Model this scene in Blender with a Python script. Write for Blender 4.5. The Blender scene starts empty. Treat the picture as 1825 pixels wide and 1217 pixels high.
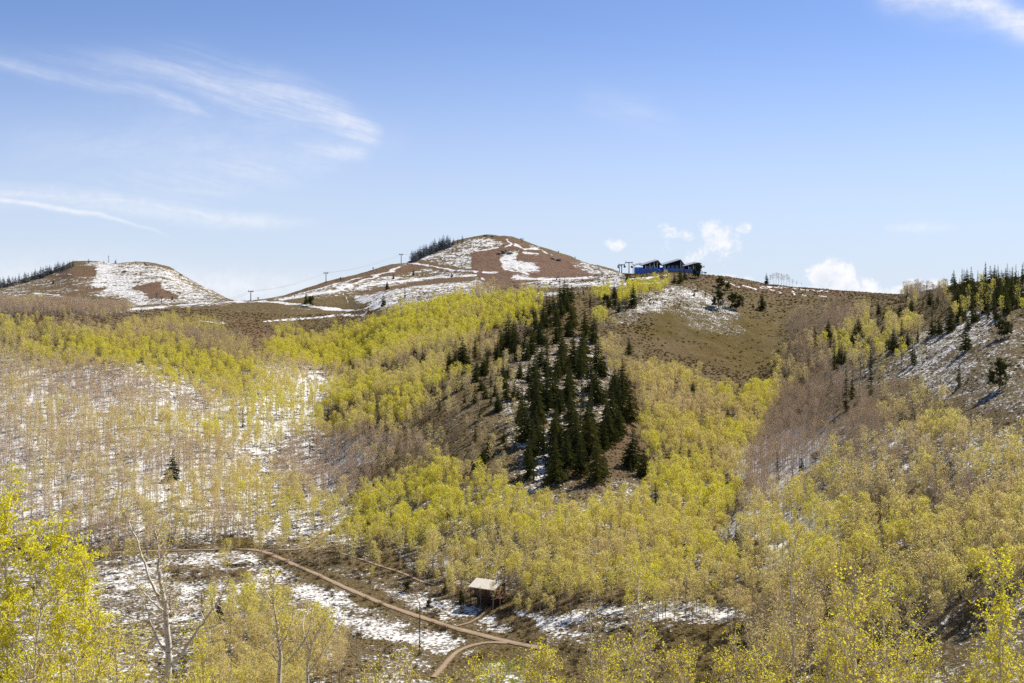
import bpy, bmesh, math, random
import numpy as np
from math import radians as R, sin, cos, pi, sqrt
random.seed(7)
RNG = np.random.default_rng(11)
SC = bpy.context.scene
COL = SC.collection
W, H, F, HOR = 1825.0, 1217.0, 1957.0, 560.0      # photograph size, focal length in its pixels, row of the horizon
CX = 912.5

# ------------------------------------------------------------------ small helpers
def tag(o, label=None, cat=None, group=None, kind=None):
    if label: o['label'] = label
    if cat: o['category'] = cat
    if group: o['group'] = group
    if kind: o['kind'] = kind
    return o

def link(name, me, parent=None, loc=None):
    o = bpy.data.objects.new(name, me); COL.objects.link(o)
    if parent is not None: o.parent = parent
    if loc is not None: o.location = loc
    return o

def np_mesh(name, V, Fq, mats, midx=None, smooth=False):
    """Mesh from arrays: V (n,3), Fq (m,k) faces all of k corners."""
    V = np.asarray(V, np.float32); Fq = np.asarray(Fq, np.int32)
    me = bpy.data.meshes.new(name)
    k = Fq.shape[1]
    me.vertices.add(len(V)); me.vertices.foreach_set('co', V.ravel())
    me.loops.add(Fq.size); me.loops.foreach_set('vertex_index', Fq.ravel())
    me.polygons.add(len(Fq))
    me.polygons.foreach_set('loop_start', np.arange(0, Fq.size, k, dtype=np.int32))
    for m in mats: me.materials.append(m)
    if midx is not None: me.polygons.foreach_set('material_index', np.asarray(midx, np.int32))
    me.polygons.foreach_set('use_smooth', np.full(len(Fq), smooth, dtype=bool))
    me.update(calc_edges=True)
    return me

class MB:
    """Collects quads and triangles; built as ONE mesh."""
    def __init__(s): s.v = []; s.f = []; s.m = []
    def add(s, vs, fs, m=0):
        b = len(s.v); s.v += [tuple(p) for p in vs]
        for f in fs: s.f.append(tuple(b + i for i in f)); s.m.append(m)
    def box(s, c, d, rz=0.0, m=0):
        x, y, z = d[0]/2, d[1]/2, d[2]/2; cr, sr = cos(rz), sin(rz)
        vs = []
        for (a, b_, e) in ((-1,-1,-1),(1,-1,-1),(1,1,-1),(-1,1,-1),(-1,-1,1),(1,-1,1),(1,1,1),(-1,1,1)):
            px, py = a*x, b_*y
            vs.append((c[0]+px*cr-py*sr, c[1]+px*sr+py*cr, c[2]+e*z))
        s.add(vs, ((0,3,2,1),(4,5,6,7),(0,1,5,4),(1,2,6,5),(2,3,7,6),(3,0,4,7)), m)
    def tube(s, pts, rad, n=6, m=0, cap=True):
        pts = [np.array(p, float) for p in pts]; rings = []
        if not hasattr(rad, '__len__'): rad = [rad]*len(pts)
        up = None
        for i, p in enumerate(pts):
            d = pts[min(i+1, len(pts)-1)] - pts[max(i-1, 0)]; d /= max(np.linalg.norm(d), 1e-9)
            ref = np.array((0., 0., 1.)) if abs(d[2]) < .9 else np.array((1., 0., 0.))
            if up is None: up = np.cross(d, ref)
            a = up - d*np.dot(up, d); l = np.linalg.norm(a)
            if l < 1e-6: a = np.cross(d, ref); l = np.linalg.norm(a)
            a /= l; up = a; b = np.cross(d, a)
            rings.append([p + rad[i]*(cos(2*pi*k/n)*a + sin(2*pi*k/n)*b) for k in range(n)])
        vs = [q for r in rings for q in r]; fs = []
        for i in range(len(pts)-1):
            for k in range(n):
                k2 = (k+1) % n; fs.append((i*n+k, i*n+k2, (i+1)*n+k2, (i+1)*n+k))
        if cap:
            fs.append(tuple(range(n-1, -1, -1))); fs.append(tuple((len(pts)-1)*n + k for k in range(n)))
        s.add(vs, fs, m)
    def prism(s, poly, y0, y1, m=0):
        """poly: (x,z) outline, extruded from y0 to y1."""
        n = len(poly)
        vs = [(x, y0, z) for x, z in poly] + [(x, y1, z) for x, z in poly]
        fs = [tuple(range(n)), tuple(range(2*n-1, n-1, -1))]
        for i in range(n):
            j = (i+1) % n; fs.append((j, i, n+i, n+j))
        s.add(vs, fs, m)
    def mesh(s, name, mats, smooth=False):
        me = bpy.data.meshes.new(name); me.from_pydata(s.v, [], s.f)
        for m in mats: me.materials.append(m)
        me.polygons.foreach_set('material_index', s.m)
        if smooth: me.polygons.foreach_set('use_smooth', [True]*len(s.f))
        me.update(); return me
    def build(s, name, mat, parent=None, loc=None, smooth=False):
        mats = mat if isinstance(mat, (list, tuple)) else [mat]
        return link(name, s.mesh(name, mats, smooth), parent, loc)

def empty(name, loc, rz=0.0, scale=1.0):
    o = bpy.data.objects.new(name, None); COL.objects.link(o)
    o.location = loc; o.rotation_euler = (0, 0, rz); o.scale = (scale,)*3; o.empty_display_size = .5
    return o

# value noise on a wrapped lattice
_L = np.random.default_rng(3).random((256, 256)).astype(np.float64)
def vnoise(x, y):
    xi = np.floor(x).astype(np.int64); yi = np.floor(y).astype(np.int64)
    fx = x-xi; fy = y-yi; fx = fx*fx*(3-2*fx); fy = fy*fy*(3-2*fy)
    a = _L[xi & 255, yi & 255]; b = _L[(xi+1) & 255, yi & 255]; c = _L[xi & 255, (yi+1) & 255]; d = _L[(xi+1) & 255, (yi+1) & 255]
    return (a*(1-fx)+b*fx)*(1-fy) + (c*(1-fx)+d*fx)*fy - .5
def fbm(x, y, oct=4):
    s = 0; a = 1.0
    for i in range(oct):
        s = s + a*vnoise(x*2**i + 17.3*i, y*2**i + 5.1*i); a *= .5
    return s

# ------------------------------------------------------------------ the lie of the land
# every line crosses the whole view from side to side: (photo column, photo row, distance); the height follows from row and distance
LINES = [
 [(-500,1230,270),(0,1217,265),(300,1217,268),(600,1215,270),(900,1200,275),(1200,1180,272),(1500,1215,235),(1825,1235,195),(2300,1220,170)],
 [(-500,985,415),(0,985,410),(150,982,412),(450,978,415),(600,960,430),(750,1000,390),(900,1060,340),(1050,1085,315),(1200,1090,308),(1350,1085,300),(1500,1060,285),(1650,1050,265),(1825,1040,245),(2300,1040,220)],
 [(-500,900,450),(0,900,450),(150,900,455),(300,900,460),(450,900,480),(560,880,500),(650,900,470),(750,890,460),(900,895,440),(1000,895,437),(1100,915,425),(1200,955,400),(1270,970,385),(1350,930,390),(1500,930,345),(1650,920,320),(1825,900,300),(2300,890,270)],
 [(-500,740,555),(0,740,560),(150,740,570),(300,740,590),(450,740,620),(580,740,640),(650,730,610),(750,720,580),(850,710,560),(980,720,556),(1080,740,550),(1150,760,556),(1250,790,560),(1350,790,540),(1400,770,525),(1500,755,470),(1650,740,430),(1825,700,400),(2300,690,380)],
 [(-500,620,690),(0,620,690),(150,620,700),(300,630,730),(450,640,790),(600,650,830),(700,620,790),(850,600,760),(980,600,720),(1080,602,735),(1200,620,750),(1300,650,730),(1380,678,690),(1450,650,660),(1550,612,620),(1650,590,570),(1740,582,525),(1825,580,500),(2300,580,480)],
 [(-500,555,790),(0,558,790),(100,558,800),(200,568,830),(300,568,900),(400,577,950),(500,585,1000),(600,575,1010),(700,545,970),(850,523,940),(980,512,905),(1080,517,880),(1180,504,905),(1300,518,930),(1400,535,960),(1500,545,940),(1600,538,840),(1650,530,770),(1700,514,705),(1825,497,640),(2300,490,600)],
 [(-500,548,1000),(0,550,1000),(200,556,1010),(350,550,1100),(450,548,1150),(600,553,1150),(700,520,1150),(850,508,1110),(980,500,1085),(1100,488.5,1080),(1180,487,1050),(1250,490,1035),(1310,497,1050),(1380,508,1080),(1500,518,1110),(1600,525,1080),(1650,522,960),(1700,511,840),(1825,498,760),(2300,492,720)],
 [(-500,538,1400),(0,538,1400),(200,549,1380),(300,548,1350),(400,539,1300),(440,537,1260),(500,530,1300),(560,521,1300),(650,513,1350),(750,498,1420),(860,470,1480),(950,470,1470),(1050,486,1400),(1100,488,1350),(1140,500,1350),(1200,548,1400),(1500,560,1400),(1825,565,1300),(2300,565,1300)],
 [(-500,530,2300),(-200,525,2300),(0,511,2300),(50,498,2300),(100,482,2280),(135,468,2250),(170,467,2220),(200,470,2200),(240,468,2200),(270,471,2180),(300,478,2150),(340,500,2100),(380,521,2050),(415,538,1950),(440,540,1700),(480,532,1420),(520,522,1440),(580,504,1480),(640,489,1520),(700,473,1580),(730,465,1640),(760,450,1700),(800,435,1760),(840,423,1800),(870,420,1800),(905,424,1790),(940,434,1760),(1000,452,1700),(1050,469,1600),(1100,484,1480),(1130,500,1450),(1200,555,1500),(1400,572,1800),(1825,575,1800),(2300,575,1800)],
]
def hermite_cols(Yk, Zk, Y):
    """Shape preserving cubic through (Yk,Zk) for every column; Yk,Zk (nk,nc), Y (nr,) -> (nr,nc)."""
    h = np.diff(Yk, axis=0); d = np.diff(Zk, axis=0)/h
    m = np.zeros_like(Zk)
    w1 = 2*h[1:]+h[:-1]; w2 = h[1:]+2*h[:-1]
    ok = d[:-1]*d[1:] > 0
    with np.errstate(divide='ignore', invalid='ignore'):
        hm = (w1+w2)/(w1/d[:-1]+w2/d[1:])
    m[1:-1] = np.where(ok, hm, 0); m[0] = d[0]; m[-1] = d[-1]
    out = np.zeros((len(Y), Yk.shape[1])); Yc = Y[:, None]
    for i in range(len(h)):
        s = (Yc >= Yk[i]) & ((Yc < Yk[i+1]) | (i == len(h)-1))
        t = np.clip((Yc-Yk[i])/h[i], 0, 1)
        v = (2*t**3-3*t**2+1)*Zk[i] + (t**3-2*t**2+t)*h[i]*m[i] + (-2*t**3+3*t**2)*Zk[i+1] + (t**3-t**2)*h[i]*m[i+1]
        out = np.where(s, v, out)
    return out
PXC = np.concatenate([np.linspace(-700, -44, 60), np.arange(-40, 1866, 2.0), np.linspace(1870, 2520, 60)])
YR = np.concatenate([np.linspace(-260, 236, 60), np.arange(240, 1000, 1.3), np.arange(1000, 1500, 2.4), np.arange(1500, 1860, 3.0), np.arange(1866, 2400, 8.0), np.geomspace(2420, 12000, 24)])
def smooth_interp(p, x):
    p = np.array(p, float)
    return hermite_cols(p[:, :1].copy(), p[:, 1:2].copy(), x)[:, 0], hermite_cols(p[:, :1].copy(), p[:, 2:3].copy(), x)[:, 0]
def table():
    pc = np.linspace(-700, 2520, 1611)
    Yk = [np.full(pc.shape, y) for y in (-300., 0., 60., 120.)]; Zk = [np.full(pc.shape, z) for z in (90., -2.5, -29., -54.)]
    for ln in LINES:
        py, Y = smooth_interp(ln, np.clip(pc, ln[0][0], ln[-1][0]))
        if Yk and len(Yk) > 4: Y = np.maximum(Y, Yk[-1]+4)
        Yk.append(Y); Zk.append((HOR-py)/F*Y)
    Yk.append(Yk[-1]+1400); Zk.append(np.minimum(Zk[-1], 0)-90)
    Yk.append(np.full(pc.shape, 13000.)); Zk.append(np.full(pc.shape, -160.))
    Z = hermite_cols(np.array(Yk), np.array(Zk), YR)
    g = np.exp(-np.linspace(-2, 2, 9)**2); g /= g.sum()          # soften kinks between columns (2 px apart)
    Zp = np.pad(Z, ((0, 0), (4, 4)), mode='edge')
    return pc, sum(g[i]*Zp[:, i:i+Z.shape[1]] for i in range(9))
PCT, ZT = table()
def bump(x, y, z):
    far = np.clip((y-900)/700, 0, 1)
    steep = np.clip((z+84)/14, .06, 1)
    near = np.clip((y-200)/60, .3, 1)
    n = (fbm(x/38., y/38., 3)*2.6 + fbm(x/9.+40, y/9.+9, 3)*1.15)*steep*near*(1-far*.5) + far*(fbm(x/60., y/60., 4)*4.5)
    return n
ROADS = []      # (points, half width) flattened below
def gz(x, y, noise=True):
    """Height of the ground at world (x, y)."""
    x = np.asarray(x, float); y = np.asarray(y, float)
    pc = x/np.maximum(y, 60.)*F + CX
    ci = np.clip((pc-PCT[0])/(PCT[1]-PCT[0]), 0, len(PCT)-1.001); c0 = ci.astype(int); fc = ci-c0
    r0 = np.clip(np.searchsorted(YR, y, side='right')-1, 0, len(YR)-2); fr = np.clip((y-YR[r0])/(YR[r0+1]-YR[r0]), 0, 1)
    z = (ZT[r0, c0]*(1-fc)+ZT[r0, c0+1]*fc)*(1-fr) + (ZT[r0+1, c0]*(1-fc)+ZT[r0+1, c0+1]*fc)*fr
    return z + bump(x, y, z) if noise else z
def proj(x, y, z):
    y = np.maximum(y, 1.0)
    return CX + x/y*F, HOR - z/y*F
def hit(px, py, y0=236, y1=2600):
    """World point of the ground seen at photo pixel (px, py)."""
    Y = np.concatenate([np.arange(y0, 1000, .8), np.arange(1000, y1, 3.)])
    u = (px-CX)/F; z = gz(u*Y, Y); q = HOR - z/Y*F
    k = np.nonzero(q <= py)[0]
    if len(k) == 0: k = [int(np.argmin(q))]
    i = k[0]
    return (u*Y[i], Y[i], float(z[i]))
def at(px, py, Y): return ((px-CX)/F*Y, Y, (HOR-py)/F*Y)
# lines of sight: lowest row seen so far, per column and distance
_vc = np.arange(-200, 2030, 3.0); _vy = np.concatenate([np.arange(236, 1000, 3.), np.arange(1000, 2500, 6.)])
_X = (_vc[None, :]-CX)/F*_vy[:, None]; _Yg = np.repeat(_vy[:, None], len(_vc), 1)
_rows = HOR - gz(_X, _Yg)/_Yg*F
_vis = np.minimum.accumulate(_rows, axis=0)
def hidden(x, y, z):
    """How many pixels below the sight line over nearer ground a point lies (negative: seen)."""
    px, py = proj(x, y, z)
    ci = np.clip(((px-_vc[0])/3).astype(int), 0, len(_vc)-1)
    ri = np.clip(np.searchsorted(_vy, y)-2, 0, len(_vy)-1)
    return py - _vis[ri, ci]

# ------------------------------------------------------------------ what grows and lies where (maps over the ground)
MW, MH = 1825, 1217
class Map:
    def __init__(s, v): s.a = np.full((MH, MW), v, np.float32)
    def _lerp(s, m, bb, val):
        y0, y1, x0, x1 = bb; t = s.a[y0:y1, x0:x1]; t += m*(val-t)
    def poly(s, pts, val, soft=8, k=1.0):
        P = np.array(pts, float); pad = int(soft*2+2)
        x0 = max(int(P[:, 0].min())-pad, 0); x1 = min(int(P[:, 0].max())+pad+1, MW); y0 = max(int(P[:, 1].min())-pad, 0); y1 = min(int(P[:, 1].max())+pad+1, MH)
        if x1 <= x0 or y1 <= y0: return s
        gx, gy = np.meshgrid(np.arange(x0, x1)+.5, np.arange(y0, y1)+.5)
        ins = np.zeros(gx.shape, bool); n = len(P)
        for i in range(n):
            ax, ay = P[i]; bx, by = P[(i+1) % n]
            if ay == by: continue
            ins ^= ((gy < ay) != (gy < by)) & (gx < (bx-ax)*(gy-ay)/(by-ay)+ax)
        m = ins.astype(np.float32)
        r = int(soft)
        for _ in range(2):
            if r < 1: break
            for ax in (0, 1):
                c = np.cumsum(np.pad(m, [(r+1, r) if a == ax else (0, 0) for a in (0, 1)], mode='edge'), axis=ax)
                m = ((c[2*r+1:] - c[:-2*r-1]) if ax == 0 else (c[:, 2*r+1:] - c[:, :-2*r-1]))/(2*r+1)
        s._lerp(m*k, (y0, y1, x0, x1), val); return s
    def line(s, pts, w, val, k=1.0, wk=.8):
        P = np.array(pts, float); w = [q*wk for q in (w if hasattr(w, '__len__') else [w]*len(P))]; wm = max(w)
        x0 = max(int(P[:, 0].min()-wm-3), 0); x1 = min(int(P[:, 0].max()+wm+4), MW); y0 = max(int(P[:, 1].min()-wm-3), 0); y1 = min(int(P[:, 1].max()+wm+4), MH)
        gx, gy = np.meshgrid(np.arange(x0, x1)+.5, np.arange(y0, y1)+.5); m = np.zeros(gx.shape, np.float32)
        for i in range(len(P)-1):
            a, b = P[i], P[i+1]; d = b-a; L = max(d@d, 1e-6)
            t = np.clip(((gx-a[0])*d[0]+(gy-a[1])*d[1])/L, 0, 1)
            ds = np.hypot(gx-a[0]-t*d[0], gy-a[1]-t*d[1]); ww = (w[i]*(1-t)+w[i+1]*t)/2
            m = np.maximum(m, np.clip(ww-ds+.7, 0, 1))
        s._lerp(m*k, (y0, y1, x0, x1), val); return s
    def get(s, px, py):
        fx = np.clip(px-.5, 0, MW-1.01); fy = np.clip(py-.5, 0, MH-1.01); i = fx.astype(int); j = fy.astype(int); u = fx-i; v = fy-j; a = s.a
        return (a[j, i]*(1-u)+a[j, i+1]*u)*(1-v) + (a[j+1, i]*(1-u)+a[j+1, i+1]*u)*v
snow, soil, green, track = Map(.16), Map(0.), Map(.3), Map(0.)
# -- left forest slope and valley
snow.poly([(0,545),(260,560),(480,570),(640,560),(560,640),(300,620),(0,620)], .3)
snow.poly([(0,610),(180,640),(300,650),(470,690),(560,690),(590,740),(540,860),(480,970),(0,970)], .74, 25)
snow.poly([(440,650),(600,640),(610,700),(560,760),(470,740)], .8, 14)
snow.poly([(500,770),(760,770),(640,870),(620,930),(690,980),(440,980),(430,900)], .66, 14)
snow.poly([(0,975),(190,985),(450,985),(560,1060),(600,1217),(0,1217)], .55, 12)
snow.poly([(190,992),(420,990),(520,1035),(420,1060),(190,1060)], .66, 10)
soil.poly([(300,1005),(430,1012),(470,1030),(330,1025)], .2, 6)
snow.poly([(260,1012),(420,1015),(460,1028),(300,1030)], .35, 6)
snow.poly([(520,1030),(640,1075),(780,1120),(860,1150),(800,1172),(700,1145),(600,1110),(530,1070)], .70, 8)
snow.poly([(490,983),(560,1000),(660,1045),(760,1060),(860,1085),(910,1140),(850,1128),(760,1100),(620,1040)], .66, 8)
snow.poly([(540,985),(700,1030),(790,1055),(740,1062),(640,1035)], .5, 8)
snow.poly([(910,1088),(1130,1080),(1260,1090),(1345,1105),(1330,1128),(1180,1130),(1000,1150),(930,1120)], .76, 9)
snow.poly([(980,1110),(1090,1115),(1150,1130),(1000,1145)], .48, 8)
snow.poly([(610,1140),(760,1150),(800,1217),(610,1217)], .5, 14)
snow.poly([(820,1180),(900,1170),(960,1200),(960,1217),(800,1217)], .55, 10)
green.poly([(360,955),(480,955),(480,982),(420,980),(330,970)], .95, 6); snow.poly([(380,960),(470,960),(470,980),(400,976)], .05, 6)
green.poly([(620,1095),(760,1120),(850,1150),(810,1180),(700,1140)], .75, 8)
green.poly([(840,1155),(960,1150),(990,1217),(830,1217)], 1., 10)
green.poly([(900,1065),(960,1060),(960,1085),(900,1090)], .9, 6); snow.poly([(895,1068),(960,1062),(1000,1085),(900,1092)], .1, 5)
green.poly([(1200,1130),(1340,1130),(1360,1217),(1200,1217)], .8, 10)
soil.poly([(800,1042),(836,1038),(838,1062),(806,1064)], .9, 3); snow.poly([(796,1040),(838,1036),(840,1064),(800,1066)], .05, 3)
# -- spur, conifer stand, grassy bowl
snow.poly([(770,700),(900,640),(930,700),(920,860),(800,840),(700,870),(760,770)], .33, 14)
snow.poly([(900,600),(1080,600),(1110,720),(1090,790),(1000,870),(920,870),(900,760)], .5, 14)
snow.poly([(915,760),(1000,790),(1010,850),(930,850)], .72, 10)
soil.poly([(1080,640),(1120,660),(1140,800),(1130,850),(1060,900),(1030,880),(1090,800),(1120,740)], .45, 8)
snow.poly([(1090,650),(1130,670),(1150,800),(1140,850),(1060,900),(1000,890),(1080,830),(1110,760)], .0, 6)
green.poly([(1000,850),(1060,850),(1060,895),(990,890)], .8, 6)
snow.poly([(1060,520),(1190,500),(1240,505),(1200,560),(1080,590)], .4, 8)
snow.poly([(1110,540),(1190,505),(1260,510),(1340,555),(1290,590),(1200,540),(1110,580)], .62, 8)
snow.poly([(1200,545),(1300,560),(1340,590),(1320,610),(1210,580)], .48, 8)
snow.poly([(1140,560),(1210,580),(1320,610),(1400,590),(1440,620),(1390,670),(1330,680),(1200,650),(1120,620)], .03, 10)
green.poly([(1150,530),(1400,560),(1420,640),(1330,680),(1150,630)], .92, 14)
soil.poly([(1130,600),(1200,610),(1300,650),(1280,670),(1150,640)], .3, 14)
soil.poly([(1310,704),(1335,696),(1360,715),(1340,728),(1312,726)], .8, 3); snow.poly([(1305,700),(1360,700),(1365,730),(1305,730)], 0, 3)
snow.poly([(1380,545),(1640,540),(1640,575),(1480,600),(1400,600)], .3, 10)
soil.poly([(1255,494),(1380,508),(1600,525),(1600,531),(1400,527),(1330,518),(1250,505)], .75, 3); snow.poly([(1255,492),(1380,506),(1610,524),(1610,532),(1400,528),(1250,506)], .04, 3)
for a, b in (((1290,499),(1320,512)),((1322,508),(1345,515)),((1385,519),(1393,523)),((1408,518),(1418,525)),((1430,524),(1440,526)),((1460,527),(1474,529)),((1350,512),(1378,517)),((1355,510),(1480,520))):
    track.line([a, b], 2.4, 1., .9)
# -- right slope
snow.poly([(1330,780),(1420,740),(1500,800),(1440,880),(1310,900)], .8, 14)
snow.poly([(1480,610),(1640,600),(1680,640),(1620,720),(1480,700)], .45, 14)
snow.poly([(1640,590),(1740,560),(1825,555),(1825,760),(1720,740),(1640,690)], .47, 12)
snow.poly([(1650,600),(1780,560),(1790,580),(1720,620),(1730,650),(1690,690),(1620,690)], .58, 9)
snow.poly([(1700,570),(1800,550),(1800,562),(1700,585)], .68, 6)
snow.poly([(1760,690),(1825,690),(1825,745),(1770,740)], .5, 8)
snow.poly([(1480,740),(1825,770),(1825,900),(1430,900)], .55, 20); snow.poly([(1320,900),(1825,900),(1825,1217),(1320,1217)], .42, 24)
snow.poly([(1300,900),(1480,880),(1500,1000),(1330,1040)], .75, 20)
snow.poly([(640,860),(1300,850),(1300,1060),(740,1060)], .5, 16)
snow.poly([(1120,640),(1380,690),(1350,800),(1160,820)], .35, 14)
# -- bench and peak behind
soil.poly([(0,545),(130,553),(230,570),(320,590),(260,598),(0,575)], .5, 5)
soil.poly([(400,565),(500,575),(470,615),(430,605)], .7, 6); snow.poly([(390,563),(500,572),(470,615),(420,600)], .12, 6)
snow.poly([(230,548),(400,545),(560,545),(640,560),(560,575),(400,570),(240,570)], .33, 6)
snow.poly([(0,470),(180,466),(330,480),(415,540),(230,555),(0,550)], .45, 4)
snow.poly([(160,468),(260,468),(340,495),(400,537),(250,540),(200,522),(165,500)], .66, 5)
snow.poly([(150,470),(200,470),(190,490),(230,505),(240,520),(180,525),(155,500)], .78, 6)
soil.poly([(85,487),(165,474),(175,490),(110,495)], .85, 3); snow.poly([(80,486),(170,474),(172,492),(90,500)], .1, 3)
soil.poly([(60,500),(160,490),(190,515),(130,525),(60,528)], .35, 4); snow.poly([(50,500),(160,490),(165,508),(100,518),(40,520)], .45, 4)
soil.poly([(95,527),(160,515),(190,511),(188,516),(140,525),(110,530)], .9, 2); snow.poly([(95,527),(160,515),(190,511),(188,516),(140,525),(110,530)], .05, 2)
soil.poly([(240,512),(285,502),(290,515),(318,530),(270,531),(258,520)], 1., 2); snow.poly([(238,513),(284,502),(290,515),(320,530),(268,531),(258,520)], .03, 2)
snow.poly([(300,480),(345,500),(415,538),(370,537),(330,505)], .55, 4)
track.line([(165,561),(230,553),(320,544),(415,538),(470,537)], [3,5,4,3,2], 1.); track.line([(185,563),(300,551),(400,541)], 2.2, 0.); soil.line([(185,563),(300,551),(400,541)], 2., .8)
# peak: base sage with speckled snow
snow.poly([(480,532),(580,505),(700,474),(840,424),(905,424),(1000,452),(1110,486),(1110,510),(900,525),(650,560),(540,556)], .62, 3)
snow.poly([(480,537),(620,525),(700,545),(640,558),(540,553)], .2, 5)
snow.poly([(630,530),(680,520),(700,545),(660,556)], .8, 5)
snow.poly([(640,515),(860,498),(870,512),(740,535),(650,530)], .66, 4)
snow.poly([(700,480),(770,478),(850,490),(740,500)], .55, 4)
snow.poly([(740,462),(830,430),(850,440),(790,470),(840,480),(730,466)], .58, 3)
def run(pts, s=1.0):
    soil.poly(pts, s, 2); snow.poly(pts, .02, 2)
run([(838,452),(862,442),(895,440),(905,432),(870,424),(905,424),(935,432),(945,440),(905,448),(890,462),(900,480),(920,492),(900,508),(872,516),(865,503),(845,490),(842,478)])
run([(930,444),(985,450),(1030,466),(1050,484),(1070,492),(1000,498),(950,495),(930,482),(915,470)])
run([(985,452),(1010,456),(1035,470),(1005,462)])
run([(920,462),(960,462),(975,480),(990,494),(950,492)], .9)
run([(900,480),(1060,490),(1050,500),(980,500),(920,512),(880,520)], .9)
run([(725,467),(740,463),(800,474),(850,484),(840,488),(790,480),(725,472)])
run([(700,475),(760,475),(720,487),(640,502),(620,505)], .85)
run([(500,529),(585,503),(640,489),(700,473),(700,477),(640,493),(590,509)], .95)
run([(620,525),(680,512),(760,499),(850,494),(830,500),(740,508),(660,522)], .95)
run([(560,556),(650,552),(655,560),(570,562)], .6)
snow.poly([(888,458),(910,448),(920,460),(950,468),(970,484),(930,486),(896,476)], .84, 3)
snow.poly([(915,488),(960,494),(1020,494),(1060,498),(980,502),(915,500)], .85, 2)
snow.poly([(1010,462),(1060,478),(1095,488),(1050,490),(1020,475)], .62, 3)
for pts, w in (([(722,469),(760,472),(800,481),(845,483)],3),([(858,426),(848,432),(846,440),(830,448),(820,460)],3),([(845,445),(860,432),(872,425)],2.2),
               ([(905,425),(915,434),(900,440)],3),([(920,434),(935,444),(960,442)],4),([(935,450),(958,453)],3),([(965,446),(985,455)],2),([(850,447),(885,441)],3),
               ([(500,533),(560,524),(600,518),(650,499),(690,485),(715,475)],[3,4,5,4,4,2]),([(640,512),(700,503),(780,494),(850,490)],4),
               ([(460,537),(530,541),(580,549),(620,553),(650,552)],[3,4,4,4,2]),([(470,572),(540,568),(600,562),(650,562)],4),([(640,572),(652,556)],3),
               ([(840,482),(850,484)],2),([(860,484),(885,485)],2.5),([(855,496),(862,498)],2.5),([(895,478),(938,488)],3),([(960,497),(1060,494)],4),
               ([(1060,478),(1075,490)],2),([(1072,478),(1084,489)],2),([(960,503),(1030,508),(1080,505),(1110,497)],3),([(930,505),(1000,503)],3),([(610,520),(620,540)],1.5),([(520,528),(600,505),(640,495)],2),
               ([(225,545),(260,541)],3),([(60,523),(110,528)],2.5),([(85,482),(100,488),(130,489)],1.5),([(360,572),(400,576)],4),([(1115,498),(1190,490)],2),([(1060,510),(1140,505),(1190,502)],2.2)):
    track.line(pts, w, 1.)
# -- aspens: how many, how leafy, how green
dens, leaf, tint = Map(0.), Map(.5), Map(.5)
def grove(pts, d, l, t, soft=10):
    dens.poly(pts, d, soft); leaf.poly(pts, l, soft); tint.poly(pts, t, soft)
grove([(0,566),(150,580),(250,578),(300,566),(380,578),(430,608),(480,640),(560,660),(520,720),(400,690),(300,690),(180,640),(0,620)], .8,.68,.66)
grove([(0,625),(180,645),(300,690),(420,690),(470,720),(440,800),(470,900),(440,945),(180,965),(0,930)], 1.,.25,.32,14)
grove([(0,625),(120,640),(240,700),(200,820),(0,860)], 1.,.16,.25,20)
grove([(200,700),(330,690),(440,700),(420,780),(300,760)], .8,.5,.55,14)
grove([(440,680),(560,690),(610,640),(600,720),(560,800),(480,790),(430,760)], .6,.6,.65,12)
grove([(462,612),(560,598),(640,578),(720,545),(850,523),(965,514),(985,540),(950,556),(900,580),(870,600),(800,610),(700,640),(620,660),(560,650),(480,640)], 1.,1.,.95,6)
grove([(480,572),(525,568),(540,590),(490,590)], 1.,1.,.9,4)
grove([(600,665),(700,640),(800,615),(900,600),(860,640),(830,690),(740,730),(680,760),(600,770),(570,740)], .9,.85,.72)
grove([(620,655),(760,620),(850,605),(850,625),(700,660)], .8,.2,.3,8)
grove([(555,770),(640,750),(770,770),(760,800),(690,830),(640,870),(600,880),(540,880),(480,880),(490,800)], 1.,.06,.12,8)
grove([(585,740),(640,740),(640,770),(570,775)], .8,.9,.85,6)
grove([(470,870),(540,860),(560,905),(500,910)], .6,.1,.1,8)
grove([(770,700),(920,640),(930,700),(920,830),(850,850),(790,830),(770,760)], .17,.4,.4,12)
grove([(790,610),(900,570),(950,560),(940,620),(900,660),(800,680)], .35,.6,.5,10)
grove([(645,880),(720,835),(780,815),(870,855),(950,885),(1050,900),(1130,870),(1160,830),(1230,815),(1290,850),(1310,890),(1270,945),(1200,965),(1000,965),(900,955),(800,935),(760,965),(640,935)], 1.,.97,.85,6)
grove([(650,940),(760,965),(900,955),(1000,960),(1280,950),(1330,1000),(1330,1075),(1100,1062),(960,1050),(920,1040),(800,1035),(740,995)], .95,.8,.56,8)
grove([(1180,1000),(1340,1010),(1345,1095),(1190,1080)], .8,.75,.42,8)
grove([(1110,640),(1200,655),(1300,690),(1372,725),(1350,800),(1300,850),(1230,820),(1150,800),(1140,700)], .95,.75,.47,8)
grove([(1150,640),(1230,665),(1290,690),(1240,700),(1140,680)], .9,.85,.5,6)
grove([(1270,690),(1330,690),(1385,680),(1370,735),(1300,725)], .9,.95,.85,6)
grove([(1060,600),(1110,610),(1115,660),(1070,640)], .7,.7,.5,6)
grove([(1390,690),(1480,650),(1640,690),(1660,750),(1560,790),(1500,850),(1440,900),(1310,900),(1330,800)], 1.,.0,.05,6)
grove([(1400,560),(1500,545),(1570,560),(1480,660),(1390,670)], .6,.08,.1,10)
grove([(1450,610),(1520,585),(1570,565),(1650,565),(1665,595),(1610,640),(1500,640)], .5,.7,.78,8)
grove([(1560,690),(1690,700),(1690,740),(1570,750)], .4,.3,.35,8)
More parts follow.
